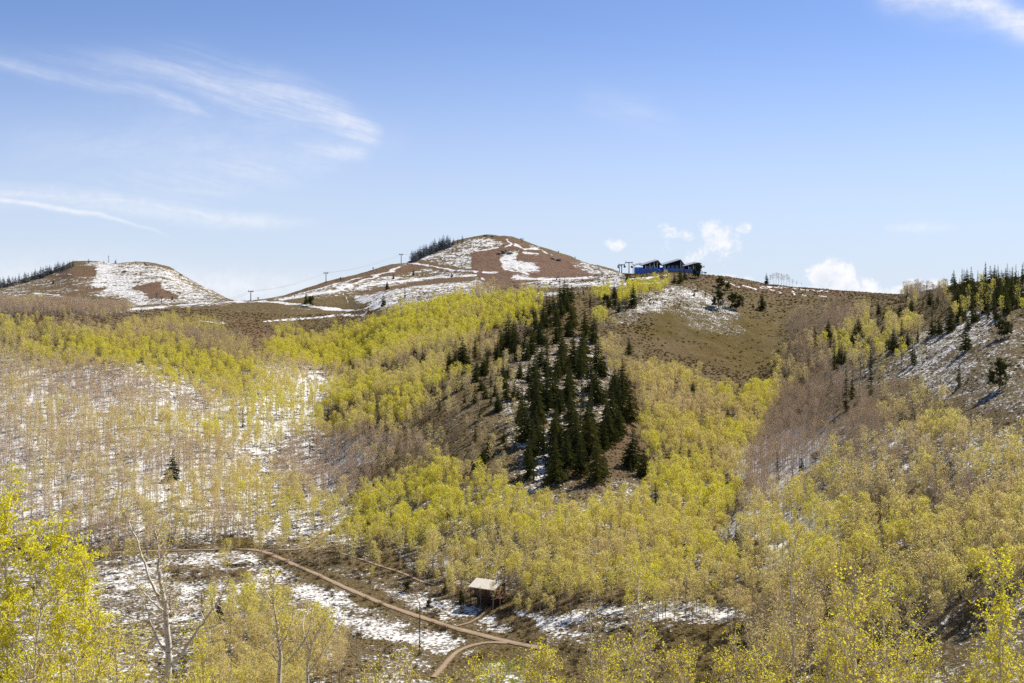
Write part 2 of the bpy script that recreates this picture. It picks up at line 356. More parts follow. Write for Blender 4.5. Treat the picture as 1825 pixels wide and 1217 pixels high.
grove([(1420,870),(1500,805),(1600,765),(1700,745),(1760,790),(1825,790),(1825,1260),(1340,1260),(1330,1000),(1310,920)], .95,.66,.45,10)
grove([(1480,790),(1600,770),(1680,790),(1640,880),(1440,890)], .9,.22,.3,10)
grove([(1620,800),(1700,790),(1760,830),(1720,930),(1640,900)], .9,.4,.35,14)
grove([(1640,740),(1700,730),(1720,780),(1640,770)], .8,.9,.7,8)
grove([(1055,516),(1095,505),(1130,504),(1150,499),(1185,498),(1198,508),(1150,522),(1130,534),(1050,524)], 1.,1.,1.,2)
grove([(1052,545),(1080,548),(1098,570),(1060,575)], .7,.95,.95,4)
grove([(1130,515),(1155,513),(1160,527),(1130,530)], .9,1.,1.,2)
grove([(345,1075),(430,1055),(560,1085),(612,1130),(600,1185),(480,1240),(345,1240)], 1.,.9,.52,8)
grove([(380,1030),(560,1080),(520,1090),(370,1060)], .5,.6,.42,6)
grove([(430,850),(520,850),(620,890),(690,960),(700,1000),(640,985),(440,972)], .5,.45,.42,12)
grove([(780,1035),(850,1028),(1000,1052),(1000,1080),(920,1066),(780,1060)], .35,.55,.4,6)
grove([(0,541),(90,534),(200,528),(228,533),(228,553),(150,556),(0,556)], 1.,0.,0.,2)
grove([(840,505),(905,510),(960,512),(950,518),(840,522)], .7,.1,.15,3)
grove([(1690,535),(1720,508),(1825,498),(1825,560),(1690,575)], .10,.7,.8,6)
grove([(1612,512),(1690,508),(1690,530),(1612,530)], .5,.08,.3,3)
dens.poly([(0,958),(180,972),(460,965),(520,1000),(340,1050),(190,1062),(0,1062)], .03, 4)
dens.poly([(870,1065),(1130,1075),(1320,1100),(1320,1140),(930,1150),(870,1100)], .0, 4)
# ------------------------------------------------------------------ node helper and materials
class N:
    def __init__(s, nt): s.nt = nt
    def new(s, t, **kw):
        n = s.nt.nodes.new(t)
        for k, v in kw.items(): setattr(n, k, v)
        return n
    def put(s, sock, v):
        if isinstance(v, bpy.types.NodeSocket): s.nt.links.new(v, sock)
        elif v is not None: sock.default_value = v
    def m(s, op, a, b=None, c=None, clamp=False):
        n = s.new('ShaderNodeMath', operation=op, use_clamp=clamp)
        for i, v in enumerate((a, b, c)):
            if v is not None: s.put(n.inputs[i], v)
        return n.outputs[0]
    def add(s, a, b): return s.m('ADD', a, b)
    def sub(s, a, b): return s.m('SUBTRACT', a, b)
    def mul(s, a, b): return s.m('MULTIPLY', a, b)
    def step(s, x, lo, hi):
        n = s.new('ShaderNodeMapRange', interpolation_type='SMOOTHSTEP')
        for k, v in (('Value', x), ('From Min', lo), ('From Max', hi)): s.put(n.inputs[k], v)
        return n.outputs[0]
    def rng(s, x, a, b, c, d):
        n = s.new('ShaderNodeMapRange')
        for i, v in enumerate((x, a, b, c, d)): s.put(n.inputs[i], v)
        return n.outputs[0]
    def mix(s, f, a, b, bt='MIX'):
        n = s.new('ShaderNodeMix', data_type='RGBA', blend_type=bt)
        s.put(n.inputs[0], f); s.put(n.inputs[6], a if not isinstance(a, tuple) else (*a, 1)[:4]); s.put(n.inputs[7], b if not isinstance(b, tuple) else (*b, 1)[:4])
        return n.outputs[2]
    def noise(s, vec, scale, detail=4, rough=.55, dist=0.0, dim='3D'):
        n = s.new('ShaderNodeTexNoise', noise_dimensions=dim)
        if vec is not None: s.put(n.inputs['Vector'], vec)
        s.put(n.inputs['Scale'], scale); n.inputs['Detail'].default_value = detail; n.inputs['Roughness'].default_value = rough; n.inputs['Distortion'].default_value = dist
        return n.outputs[0]
    def vec(s, x, y, z=0.0):
        n = s.new('ShaderNodeCombineXYZ')
        for i, v in enumerate((x, y, z)): s.put(n.inputs[i], v)
        return n.outputs[0]
    def vmul(s, v, k):
        n = s.new('ShaderNodeVectorMath', operation='MULTIPLY'); s.put(n.inputs[0], v); n.inputs[1].default_value = k; return n.outputs[0]
    def sep(s, v):
        n = s.new('ShaderNodeSeparateXYZ'); s.put(n.inputs[0], v); return n.outputs

def material(name):
    m = bpy.data.materials.new(name); m.use_nodes = True
    nt = m.node_tree; nt.nodes.clear(); n = N(nt)
    out = n.new('ShaderNodeOutputMaterial')
    return m, n, out
def principled(n, out, col, rough=.85, bumpv=None, dist=.1, metal=0.0, spec=.2):
    b = n.new('ShaderNodeBsdfPrincipled'); n.put(b.inputs['Base Color'], col if not isinstance(col, tuple) else (*col, 1)[:4]); n.put(b.inputs['Roughness'], rough)
    b.inputs['Metallic'].default_value = metal; b.inputs['Specular IOR Level'].default_value = spec
    if bumpv is not None:
        bn = n.new('ShaderNodeBump'); n.put(bn.inputs['Height'], bumpv); bn.inputs['Distance'].default_value = dist; bn.inputs['Strength'].default_value = 1
        n.put(b.inputs['Normal'], bn.outputs[0])
    n.nt.links.new(b.outputs[0], out.inputs[0]); return b
def simple(name, col, rough=.7, metal=0., var=.25, scale=3., spec=.3, aniso=None):
    """Plain painted / wooden / metal surface with worn variation."""
    m, n, out = material(name)
    tc = n.new('ShaderNodeTexCoord').outputs['Object']
    if aniso: tc = n.vmul(tc, aniso)
    f = n.noise(tc, scale, 5)
    dark = tuple(c*(1-var) for c in col); light = tuple(min(c*(1+var), .9) for c in col)
    principled(n, out, n.mix(n.step(f, .3, .7), dark, light), rough, f, .01, metal, spec); return m
def leafy(name, c0, c1, c2, trans=.45, objvar=.3, attr=True, fixed=.5):
    """Leaves: three tints picked per tree, light passes through."""
    m, n, out = material(name)
    if attr:
        a = n.new('ShaderNodeAttribute', attribute_type='INSTANCER', attribute_name='tint').outputs['Fac']
    else: a = fixed
    oi = n.new('ShaderNodeObjectInfo').outputs['Random']
    geo = n.new('ShaderNodeNewGeometry').outputs['Random Per Island']
    t = n.add(a, n.mul(n.sub(oi, .5), objvar)); t = n.add(t, n.mul(n.sub(geo, .5), .25))
    col = n.mix(n.step(t, .5, 1.), n.mix(n.step(t, 0., .5), c0, c1), c2)
    col = n.mix(n.mul(geo, .22), col, n.mix(1., col, (.6, .55, .5), 'MULTIPLY'))
    d = n.new('ShaderNodeBsdfDiffuse'); n.put(d.inputs[0], col)
    tr = n.new('ShaderNodeBsdfTranslucent'); n.put(tr.inputs[0], n.mix(1., col, (1., 1., .8), 'MULTIPLY'))
    mx = n.new('ShaderNodeMixShader'); mx.inputs[0].default_value = trans
    n.nt.links.new(d.outputs[0], mx.inputs[1]); n.nt.links.new(tr.outputs[0], mx.inputs[2]); n.nt.links.new(mx.outputs[0], out.inputs[0])
    return m
M = {}
M['leaf'] = leafy('aspen_leaves', (.68,.545,.36), (.73,.635,.25), (.76,.72,.085), .5)
M['leaf_near'] = leafy('young_aspen_leaves', (.76,.655,.19), (.81,.735,.09), (.83,.79,.05), .5, .35)
M['twig'] = leafy('bare_twigs', (.56,.425,.29), (.60,.465,.31), (.64,.52,.31), .0, .3, False, .4)
M['needles'] = leafy('spruce_needles', (.042,.052,.020), (.085,.09,.028), (.15,.135,.035), .25, .5, False, .5)
M['frost'] = leafy('frosted_needles', (.15,.165,.175), (.21,.22,.225), (.29,.29,.285), .0, .4, False, .5)
M['sage'] = leafy('sagebrush_leaves', (.12,.078,.028), (.15,.105,.024), (.175,.13,.022), .1, .9, False, .5)
M['willow'] = leafy('willow_twigs', (.17,.12,.075), (.22,.16,.085), (.27,.22,.085), .1, .8, False, .4)
def bark():
    m, n, out = material('pale_aspen_bark')
    tc = n.new('ShaderNodeTexCoord').outputs['Object']
    f = n.noise(n.vmul(tc, (3, 3, 1.2)), 2., 4); sp = n.noise(n.vmul(tc, (4, 4, 14)), 1.6, 3, .6)
    col = n.mix(n.step(f, .3, .7), (.54,.47,.37), (.74,.67,.56))
    col = n.mix(n.step(sp, .59, .65), col, (.06,.045,.035))
    principled(n, out, col, .8, f, .02); return m
M['bark'] = bark()
M['bark_far'] = simple('aspen_bark', (.38,.31,.24), .85, var=.4, scale=.7)
M['trunk'] = simple('conifer_bark', (.075,.05,.035), .9, var=.4, scale=4.)

def ground_material():
    m, n, out = material('hillside_ground')
    pos = n.new('ShaderNodeNewGeometry').outputs['Position']; x, y, z = n.sep(pos)
    c = n.new('ShaderNodeVertexColor', layer_name='cover'); cr = n.new('ShaderNodeSeparateColor'); n.put(cr.inputs[0], c.outputs[0])
    sn, so, gr = cr.outputs[0], cr.outputs[1], cr.outputs[2]; tk = c.outputs['Alpha']
    far = n.step(y, 850, 1300)
    p2 = n.vmul(pos, (1, 1, 1.6))
    na = n.noise(p2, .88, 4, .62); nb = n.noise(n.vmul(pos, (1, .75, 1)), .23, 4, .66)
    fine = n.noise(pos, 2.2, 3, .6); big = n.noise(pos, .035, 4, .6); mid = n.noise(pos, .16, 4, .55)
    sp = n.add(n.mul(na, n.sub(1, far)), n.mul(nb, far))
    sp = n.rng(sp, .26, .74, 0, 1); sp = n.add(n.mul(sp, n.sub(.76, n.mul(far, .16))), n.add(n.mul(n.rng(mid, .3, .7, 0, 1), n.sub(.24, n.mul(far, .14))), n.mul(n.rng(n.noise(n.vmul(pos, (.6, 1, 2.2)), .05, 3, .6), .3, .7, 0, 1), n.mul(far, .30))))
    # bare ground
    sage = n.mix(n.step(fine, .3, .7), (.10,.07,.036), (.215,.16,.08))
    olive = n.mix(n.step(fine, .3, .7), (.078,.053,.007), (.16,.112,.014))
    base = n.mix(n.m('MULTIPLY', gr, n.step(mid, .1, .55), clamp=True), sage, olive)
    base = n.mix(n.m('MULTIPLY', n.step(gr, .94, 1.), .8), base, (.15,.16,.025))
    dirt = n.mix(n.step(mid, .3, .7), (.15,.082,.052), (.25,.145,.09)); dirt = n.mix(n.mul(n.step(na, .45, .62), .5), dirt, (.10,.058,.042))
    dirt = n.mix(n.mul(n.step(big, .45, .65), .5), dirt, (.15,.085,.06))
    base = n.mix(so, base, dirt)
    base = n.mix(n.mul(n.step(big, .35, .7), .35), base, (.20,.15,.085))
    cover = n.add(n.mul(sn, .80), -.01)
    sm = n.step(n.sub(n.add(cover, sp), 1.0), -.10, .09)
    sm = n.m('MAXIMUM', sm, n.step(n.add(tk, n.mul(n.sub(sp, .5), 1.5)), .46, .78))
    snc = n.mix(n.step(mid, .3, .7), (.62,.61,.60), (.70,.685,.66))
    col = n.mix(sm, base, snc)
    clump = n.mul(n.step(na, .36, .62), n.sub(1, n.mul(sm, .9)))
    hgt = n.add(n.mul(clump, .7), n.add(n.mul(fine, .18), n.mul(n.mul(n.step(nb, .4, .6), far), 1.2)))
    principled(n, out, col, .9, hgt, .75, spec=.1); return m
M['ground'] = ground_material()
def road_material():
    m, n, out = material('packed_dirt')
    pos = n.new('ShaderNodeNewGeometry').outputs['Position']; uv = n.sep(n.new('ShaderNodeTexCoord').outputs['UV'])
    f = n.noise(pos, .5, 5); g = n.noise(pos, 3., 4)
    col = n.mix(n.step(f, .3, .7), (.30,.215,.145), (.39,.295,.205)); col = n.mix(n.mul(n.step(g, .4, .7), .4), col, (.2,.12,.07))
    rut = n.step(n.m('ABSOLUTE', n.sub(n.m('ABSOLUTE', n.sub(uv[0], .5)), .22)), .10, .03)
    col = n.mix(n.mul(rut, .45), col, (.17,.10,.06))
    edge = n.step(n.m('ABSOLUTE', n.sub(uv[0], .5)), .22, .48)
    col = n.mix(n.mul(n.step(n.m('ABSOLUTE', n.sub(uv[0], .5)), .08, .0), n.mul(n.step(f, .4, .6), .5)), n.mix(n.mul(edge, n.step(n.add(n.mul(f, .6), n.mul(g, .4)), .38, .56)), col, (.13,.098,.045)), (.16,.125,.05))
    principled(n, out, col, .95, g, .05); return m
M['dirt'] = road_material()

# ------------------------------------------------------------------ roads first: they level the ground they cross
ROADPX = [
 ('dirt_road', 1.15, [(180,986),(240,983),(300,981),(370,980),(430,979),(465,982),(490,991),(520,1005),(560,1022),(600,1041),(640,1058),(680,1076),(720,1090),(760,1104),(805,1118),(850,1131),(890,1141),(930,1149),(968,1156)]),
 ('dirt_road', .85, [(905,1146),(870,1146),(840,1151),(815,1163),(800,1177),(786,1193),(772,1208)]),
 ('dirt_track', .95, [(470,981),(510,980),(545,977),(560,967),(575,955),(600,946),(625,936)]),
 ('dirt_track', .6, [(560,980),(600,985),(640,996),(680,1010),(715,1021),(745,1034),(775,1044)]),
 ('dirt_track', .55, [(812,1116),(835,1110),(855,1100),(868,1088),(880,1078)]),
]
def catmull(P, step):
    P = [np.array(p) for p in P]; P = [2*P[0]-P[1]] + P + [2*P[-1]-P[-2]]; out = []
    for i in range(1, len(P)-2):
        k = max(2, int(np.linalg.norm(P[i+1]-P[i])/step))
        for t in np.arange(k)/k:
            out.append(.5*(2*P[i] + (P[i+1]-P[i-1])*t + (2*P[i-1]-5*P[i]+4*P[i+1]-P[i+2])*t*t + (3*P[i]-P[i-1]-3*P[i+1]+P[i+2])*t**3))
    out.append(P[-2]); return np.array(out)
for nm, hw, pts in ROADPX:
    ROADS.append((nm, hw, catmull([hit(*p)[:2] for p in pts], 1.6)))
_RP = np.concatenate([r[2] for r in ROADS]); _RH = np.concatenate([np.full(len(r[2]), r[1]) for r in ROADS])
def road_dist(x, y):
    """Distance beyond the road's edge."""
    x = np.asarray(x, float).ravel(); y = np.asarray(y, float).ravel(); d = np.full(x.shape, 99.)
    s = np.nonzero((x > _RP[:, 0].min()-12) & (x < _RP[:, 0].max()+12) & (y > _RP[:, 1].min()-12) & (y < _RP[:, 1].max()+12))[0]
    for ch in np.array_split(s, max(1, len(s)//20000)):
        q = np.hypot(x[ch][:, None]-_RP[None, :, 0], y[ch][:, None]-_RP[None, :, 1]) - _RH[None]
        d[ch] = q.min(1)
    return d

# ------------------------------------------------------------------ terrain sheet
def build_terrain():
    Y, P = np.meshgrid(YR, PXC, indexing='ij'); X = (P-CX)/F*np.maximum(Y, 60.)
    Z = gz(X, Y)
    rd = road_dist(X, Y).reshape(X.shape)
    near = rd < 0.3
    Z = np.where(rd < 1.5, Z - .10*np.clip(1.5-rd, 0, 1), Z)
    nr, nc = X.shape
    V = np.stack([X, Y, Z], -1).reshape(-1, 3)
    idx = np.arange(nr*nc).reshape(nr, nc)
    Fq = np.stack([idx[:-1, :-1], idx[:-1, 1:], idx[1:, 1:], idx[1:, :-1]], -1).reshape(-1, 4)
    me = np_mesh('hillside', V, Fq, [M['ground']], smooth=True)
    px, py = proj(X, Y, Z)
    wob = np.clip(1200/np.maximum(Y, 100), .35, 2.5)
    jx = (fbm(X/11., Y/11., 3)*9 + fbm(X/45.+5, Y/45.+2, 3)*26)*wob; jy = (fbm(X/11.+77, Y/11.+31, 3)*5 + fbm(X/45.+31, Y/45.+12, 3)*15)*wob
    amp = np.clip((Y-1050)/200, 0, 1)*.75
    qx, qy = px+jx*(1-amp), py+jy*(1-amp)
    C = np.stack([snow.get(qx, qy), soil.get(qx, qy), green.get(qx, qy), track.get(px+fbm(X/24, Y/24)*7, py+fbm(X/24+9, Y/24)*3.4)], -1)
    C[..., 0] = np.where(rd < 1.2, np.minimum(C[..., 0], .25), C[..., 0])
    out = (Y < 236) | (np.abs(P-CX) > 990)
    C[..., 0] = np.where(out, .45, C[..., 0]); C[..., 1] = np.where(out, 0, C[..., 1]); C[..., 3] = np.where(out, 0, C[..., 3])
    a = me.color_attributes.new('cover', 'FLOAT_COLOR', 'POINT'); a.data.foreach_set('color', C.reshape(-1, 4).astype(np.float32).ravel())
    o = link('hillside', me); tag(o, kind='structure'); return o
build_terrain()
def build_roads():
    for nm, hw, c in ROADS:
        t = np.gradient(c, axis=0); t /= np.linalg.norm(t, axis=1)[:, None]; nrm = np.stack([-t[:, 1], t[:, 0]], 1)
        ks = np.linspace(-1, 1, 7); wv = 1 + fbm(c[:, 0]/4., c[:, 1]/4.)[:, None]*.35
        P = c[:, None, :] + nrm[:, None, :]*(ks*hw)[None, :, None]*wv[:, :, None]
        z = gz(P[..., 0], P[..., 1]) + .16 - .10*np.abs(ks)[None]**3
        V = np.concatenate([P, z[..., None]], -1).reshape(-1, 3); k = len(ks); i = np.arange(len(c)*k).reshape(-1, k)
        Fq = np.stack([i[:-1, :-1], i[1:, :-1], i[1:, 1:], i[:-1, 1:]], -1).reshape(-1, 4)
        if np.cross(V[Fq[0, 1]]-V[Fq[0, 0]], V[Fq[0, 2]]-V[Fq[0, 0]])[2] < 0: Fq = Fq[:, ::-1]
        me = np_mesh(nm, V, Fq, [M['dirt']], smooth=True)
        uv = me.uv_layers.new(name='UVMap'); U = np.stack([np.repeat((ks/2+.5)[None], len(c), 0), np.repeat(np.arange(len(c))[:, None], k, 1)], -1).reshape(-1, 2)
        uv.data.foreach_set('uv', U[Fq.ravel()].astype(np.float32).ravel())
        tag(link(nm, me), kind='structure')
build_roads()

# ------------------------------------------------------------------ sun, sky, camera
SUN_AZ, SUN_EL = R(52), R(47)           # azimuth from the view direction towards the right
def sky():
    w = bpy.data.worlds.new('World'); SC.world = w; w.use_nodes = True; nt = w.node_tree; nt.nodes.clear(); n = N(nt)
    out = n.new('ShaderNodeOutputWorld'); bg = n.new('ShaderNodeBackground')
    st = n.new('ShaderNodeTexSky', sky_type='NISHITA', sun_disc=False, sun_elevation=SUN_EL, sun_rotation=SUN_AZ, altitude=2400, air_density=1.0, dust_density=.6, ozone_density=2.0)
    d = n.new('ShaderNodeTexCoord').outputs['Generated']; x, y, z = n.sep(d)
    yy = n.m('MAXIMUM', y, .02); u = n.m('DIVIDE', x, yy); v = n.m('DIVIDE', z, yy)
    front = n.step(y, .05, .2)
    P = lambda px: (px-CX)/F
    Q = lambda py: (HOR-py)/F
    uv = n.vec(u, v, 0.)
    wx = n.sub(n.noise(uv, 4.5, 4), .5); wy = n.sub(n.noise(n.vec(u, v, 7.), 4.5, 4), .5)
    # cirrus: sweeping hook
    uw = n.add(u, n.mul(wx, .05)); vw = n.add(v, n.mul(wy, .035))
    def band(pts, width, soft, strength, t0=None, sc=(8, 60)):
        """streak along a chain of photo points, measured in directions of the sky"""
        acc = None
        for (ax, ay), (bx, by), wa, wb, sa, sb in ((pts[i], pts[i+1], width[i], width[i+1], strength[i], strength[i+1]) for i in range(len(pts)-1)):
            a = (P(ax), Q(ay)); b = (P(bx), Q(by)); dx, dy = b[0]-a[0], b[1]-a[1]; L = dx*dx+dy*dy
            ox, oy = n.sub(uw, a[0]), n.sub(vw, a[1])
            t = n.m('DIVIDE', n.add(n.mul(ox, dx), n.mul(oy, dy)), L, clamp=True)
            rx, ry = n.sub(ox, n.mul(t, dx)), n.sub(oy, n.mul(t, dy))
            dd = n.m('SQRT', n.add(n.mul(rx, rx), n.mul(ry, ry)))
            ww = n.add(n.mul(t, (wb-wa)/F), wa/F); k = n.m('DIVIDE', dd, ww)
            g = n.m('EXPONENT', n.mul(n.mul(k, k), -1.)); g = n.mul(g, n.add(n.mul(t, sb-sa), sa))
            acc = g if acc is None else n.m('MAXIMUM', acc, g)
        return acc
    def wisps(rot, fine, lo, hi):
        c, s_ = cos(R(rot)), sin(R(rot))
        a = n.add(n.mul(uw, c), n.mul(vw, s_)); b = n.sub(n.mul(vw, c), n.mul(uw, s_))
        return n.step(n.noise(n.vec(n.mul(a, 3.5), n.mul(b, fine), 3.), 2.2, 6, .62, .4), lo, hi)
    w1 = wisps(-14, 40., .30, .74); w2 = wisps(-5, 30., .25, .7); w3 = wisps(8, 16., .3, .75)
    hook = band([(-60,110),(120,120),(330,128),(480,165),(600,205),(652,238),(630,262),(520,290),(330,312),(120,330)], [34,34,34,30,26,22,26,38,52,60], 0, [.06,.12,.38,.74,.78,.78,.56,.36,.24,.06])
    inner = band([(0,118),(110,140),(250,165),(340,190),(415,225)], [16,16,16,14,10], 0, [.30,.22,.28,.36,.06])
    inner2 = band([(240,138),(380,168),(460,195),(540,225)], [12,11,11,12], 0, [.06,.36,.36,.05])
    veil = band([(60,260),(350,250),(560,240),(690,240)], [70,80,70,35], 0, [.10,.26,.28,.10])
    low = band([(-60,345),(120,360),(300,378),(460,392),(590,396)], [18,20,18,14,8], 0, [.62,.50,.52,.42,.03])
    trail = band([(-60,350),(20,362),(120,380),(185,392),(222,402),(260,412),(300,421)], [5,5,6,5,4,3,2], 0, [.5,.62,.62,.55,.4,.34,.03])
    puff = band([(310,340),(350,338),(500,342)], [7,8,6], 0, [.34,.26,.03])
    corner = band([(1600,-20),(1700,0),(1770,24),(1860,58)], [36,36,30,26], 0, [.75,.95,1.,1.])
    faint = band([(1060,185),(1140,205),(1215,245)], [26,30,18], 0, [.10,.16,.04])
    faint2 = band([(1590,406),(1640,410),(1700,410)], [6,9,7], 0, [.18,.34,.12])
    haze = band([(-80,520),(150,516),(420,505),(640,500)], [50,50,28,16], 0, [.5,.5,.58,.16])
    ci = n.mul(hook, n.add(.26, n.mul(w1, .85)))
    for b_, w_ in ((inner, w1), (inner2, w1), (veil, w3), (low, w2), (corner, w3), (faint, w1), (puff, w2)):
        ci = n.m('MAXIMUM', ci, n.mul(b_, n.add(.28, n.mul(w_, .8))))
    for b_ in (trail, faint2, haze): ci = n.m('MAXIMUM', ci, b_)
    # cumulus near the skyline
    bn = n.noise(uv, 34., 6, .66, .3); bn2 = n.noise(n.vec(u, v, 5.), 90., 5, .62, .3)
    bl = n.add(n.mul(n.sub(bn, .5), 1.5), n.mul(n.sub(bn2, .5), .8))
    def blob(cx, cy, rx, ry, k=1.0):
        a = n.mul(n.sub(u, P(cx)), F/rx/1.2); b = n.mul(n.sub(v, Q(cy)), F/ry/1.15)
        return n.mul(n.m('EXPONENT', n.mul(n.add(n.mul(a, a), n.mul(b, b)), -1.)), k)
    def total(bs):
        acc = None
        for b_ in bs:
            g = blob(*b_); acc = g if acc is None else n.m('MAXIMUM', acc, g)
        return acc
    soft = total([(1207,416,34,18,.66),(1270,408,34,16,.74),(1285,432,26,26,.78),(1300,458,30,18,.72),(1252,452,30,14,.55),(1325,405,16,10,.62),(1095,438,20,14,.60),(1180,445,18,12,.42),(1190,408,22,10,.5),(1220,465,40,14,.42)])
    hard = total([(1484,478,22,20,.95),(1466,496,30,24,1.),(1500,500,34,26,1.05),(1468,474,24,10,.62),(1560,518,50,16,.95),(1530,512,50,20,1.0),(1630,516,46,16,.95),(1680,508,34,14,.9),(1450,520,60,16,.95),(1280,494,60,8,.75),(1330,498,40,8,.7)])
    cs = n.mul(n.step(n.add(soft, n.mul(bl, 1.7)), .30, .95), .85); ch = n.mul(n.step(n.add(hard, n.mul(bl, 1.5)), .38, 1.0), .96)
    cs = n.mul(cs, n.step(soft, .10, .38)); ch = n.mul(ch, n.step(hard, .14, .42)); cu = n.m('MAXIMUM', cs, ch)
    shade = n.m('MAXIMUM', n.mul(n.step(bn2, .60, .36), .5), n.mul(n.m('MAXIMUM', blob(1470, 505, 20, 22, .8), blob(1480, 520, 40, 10, .3)), n.step(n.add(hard, n.mul(bl, .4)), .55, 1.0)))
    cl = n.m('MAXIMUM', ci, cu); cl = n.mul(cl, front)
    sc = n.mix(1., st.outputs[0], SKY_TINT, 'MULTIPLY')
    # paler towards the skyline
    el = n.step(v, .29, -.02)
    sc = n.mix(n.add(.04, n.mul(el, SKY_PALE)), sc, SKY_LOW)
    white = n.mix(n.mul(shade, .8), CLOUD, tuple(c*k for c, k in zip(CLOUD, (.70,.74,.86))))
    n.put(bg.inputs[0], n.mix(cl, sc, white)); bg.inputs[1].default_value = SKY_K
    nt.links.new(bg.outputs[0], out.inputs[0])
    l = bpy.data.lights.new('sun', 'SUN'); l.energy = 5.0; l.angle = R(.53); l.color = (1., .94, .83)
    o = link('sun', l); s_ = (sin(SUN_AZ)*cos(SUN_EL), cos(SUN_AZ)*cos(SUN_EL), sin(SUN_EL))
    import mathutils
    o.rotation_euler = mathutils.Vector(s_).to_track_quat('Z', 'Y').to_euler(); o.location = (s_[0]*300, s_[1]*300, s_[2]*300)
SKY_K, SKY_TINT, SKY_PALE, SKY_LOW, CLOUD = .076, (.98, 1.04, 1.26), .9, (5.9, 6.6, 7.6), (8.7, 8.75, 8.95)
sky()
cam = bpy.data.cameras.new('camera'); co = link('camera', cam); SC.camera = co
co.location = (0, 0, 0); co.rotation_euler = (R(90), 0, 0)
cam.sensor_width = 36; cam.lens = 36*F/W; cam.shift_y = -(H/2-HOR)/W; cam.clip_start = .5; cam.clip_end = 20000
SC.view_settings.view_transform = 'Standard'; SC.view_settings.look = 'None'; SC.view_settings.exposure = .60; SC.view_settings.gamma = 1
SC.view_settings.use_curve_mapping = False
cy = SC.cycles; cy.max_bounces = 8; cy.diffuse_bounces = 4; cy.glossy_bounces = 1; cy.transmission_bounces = 3; cy.transparent_max_bounces = 4
cy.caustics_reflective = False; cy.caustics_refractive = False
cy.use_adaptive_sampling = False; cy.use_denoising = False
# ------------------------------------------------------------------ trees: shapes
class Arr:
    """Fast triangle/quad soup (all quads) with a material slot per face."""
    def __init__(s): s.V = []; s.Q = []; s.M = []; s.n = 0
    def quads(s, P, m=0):
        P = np.asarray(P, np.float32).reshape(-1, 4, 3); k = len(P)
        s.V.append(P.reshape(-1, 3)); s.Q.append(np.arange(k*4).reshape(k, 4)+s.n); s.M.append(np.full(k, m)); s.n += k*4
    def tube(s, pts, rad, n=5, m=0):
        pts = np.asarray(pts, float); rad = np.broadcast_to(rad, (len(pts),))
        d = np.gradient(pts, axis=0); d /= np.maximum(np.linalg.norm(d, axis=1), 1e-9)[:, None]
        ref = np.array((1., .13, .02)) if abs(d[0, 2]) > .8 else np.array((0., .1, 1.))
        a = np.cross(d, ref); a /= np.maximum(np.linalg.norm(a, axis=1), 1e-9)[:, None]; b = np.cross(d, a)
        th = np.arange(n)*2*pi/n
        Rg = pts[:, None] + rad[:, None, None]*(np.cos(th)[None, :, None]*a[:, None] + np.sin(th)[None, :, None]*b[:, None])
        i = np.arange(len(pts)*n).reshape(-1, n); j = np.roll(i, -1, axis=1)
        s.V.append(Rg.reshape(-1, 3).astype(np.float32)); s.Q.append(np.stack([i[:-1], j[:-1], j[1:], i[1:]], -1).reshape(-1, 4)+s.n)
        s.M.append(np.full((len(pts)-1)*n, m)); s.n += len(pts)*n
    def mesh(s, name, mats, smooth=False):
        return np_mesh(name, np.concatenate(s.V), np.concatenate(s.Q), mats, np.concatenate(s.M), smooth)

def unit(v): return v/np.maximum(np.linalg.norm(v, axis=-1, keepdims=True), 1e-9)
def cards(rng, C, size, asp=.8, up=0.0):
    """Leaf shaped quads at centres C."""
    k = len(C); a = rng.normal(size=(k, 3)); a[:, 2] += up; a = unit(a); b = unit(np.cross(a, rng.normal(size=(k, 3))))
    s = (size*rng.uniform(.6, 1.35, k))[:, None]
    return np.stack([C-a*s*.5, C+b*s*.5*asp-a*s*.06, C+a*s*.5, C-b*s*.5*asp-a*s*.06], 1)
def strips(rng, A, B, w):
    """Thin flat twigs from A to B."""
    d = B-A; sd = unit(np.cross(d, rng.normal(size=A.shape)))*(np.asarray(w)/2).reshape(-1, 1)
    return np.stack([A-sd, A+sd, B+sd*.3, B-sd*.3], 1)

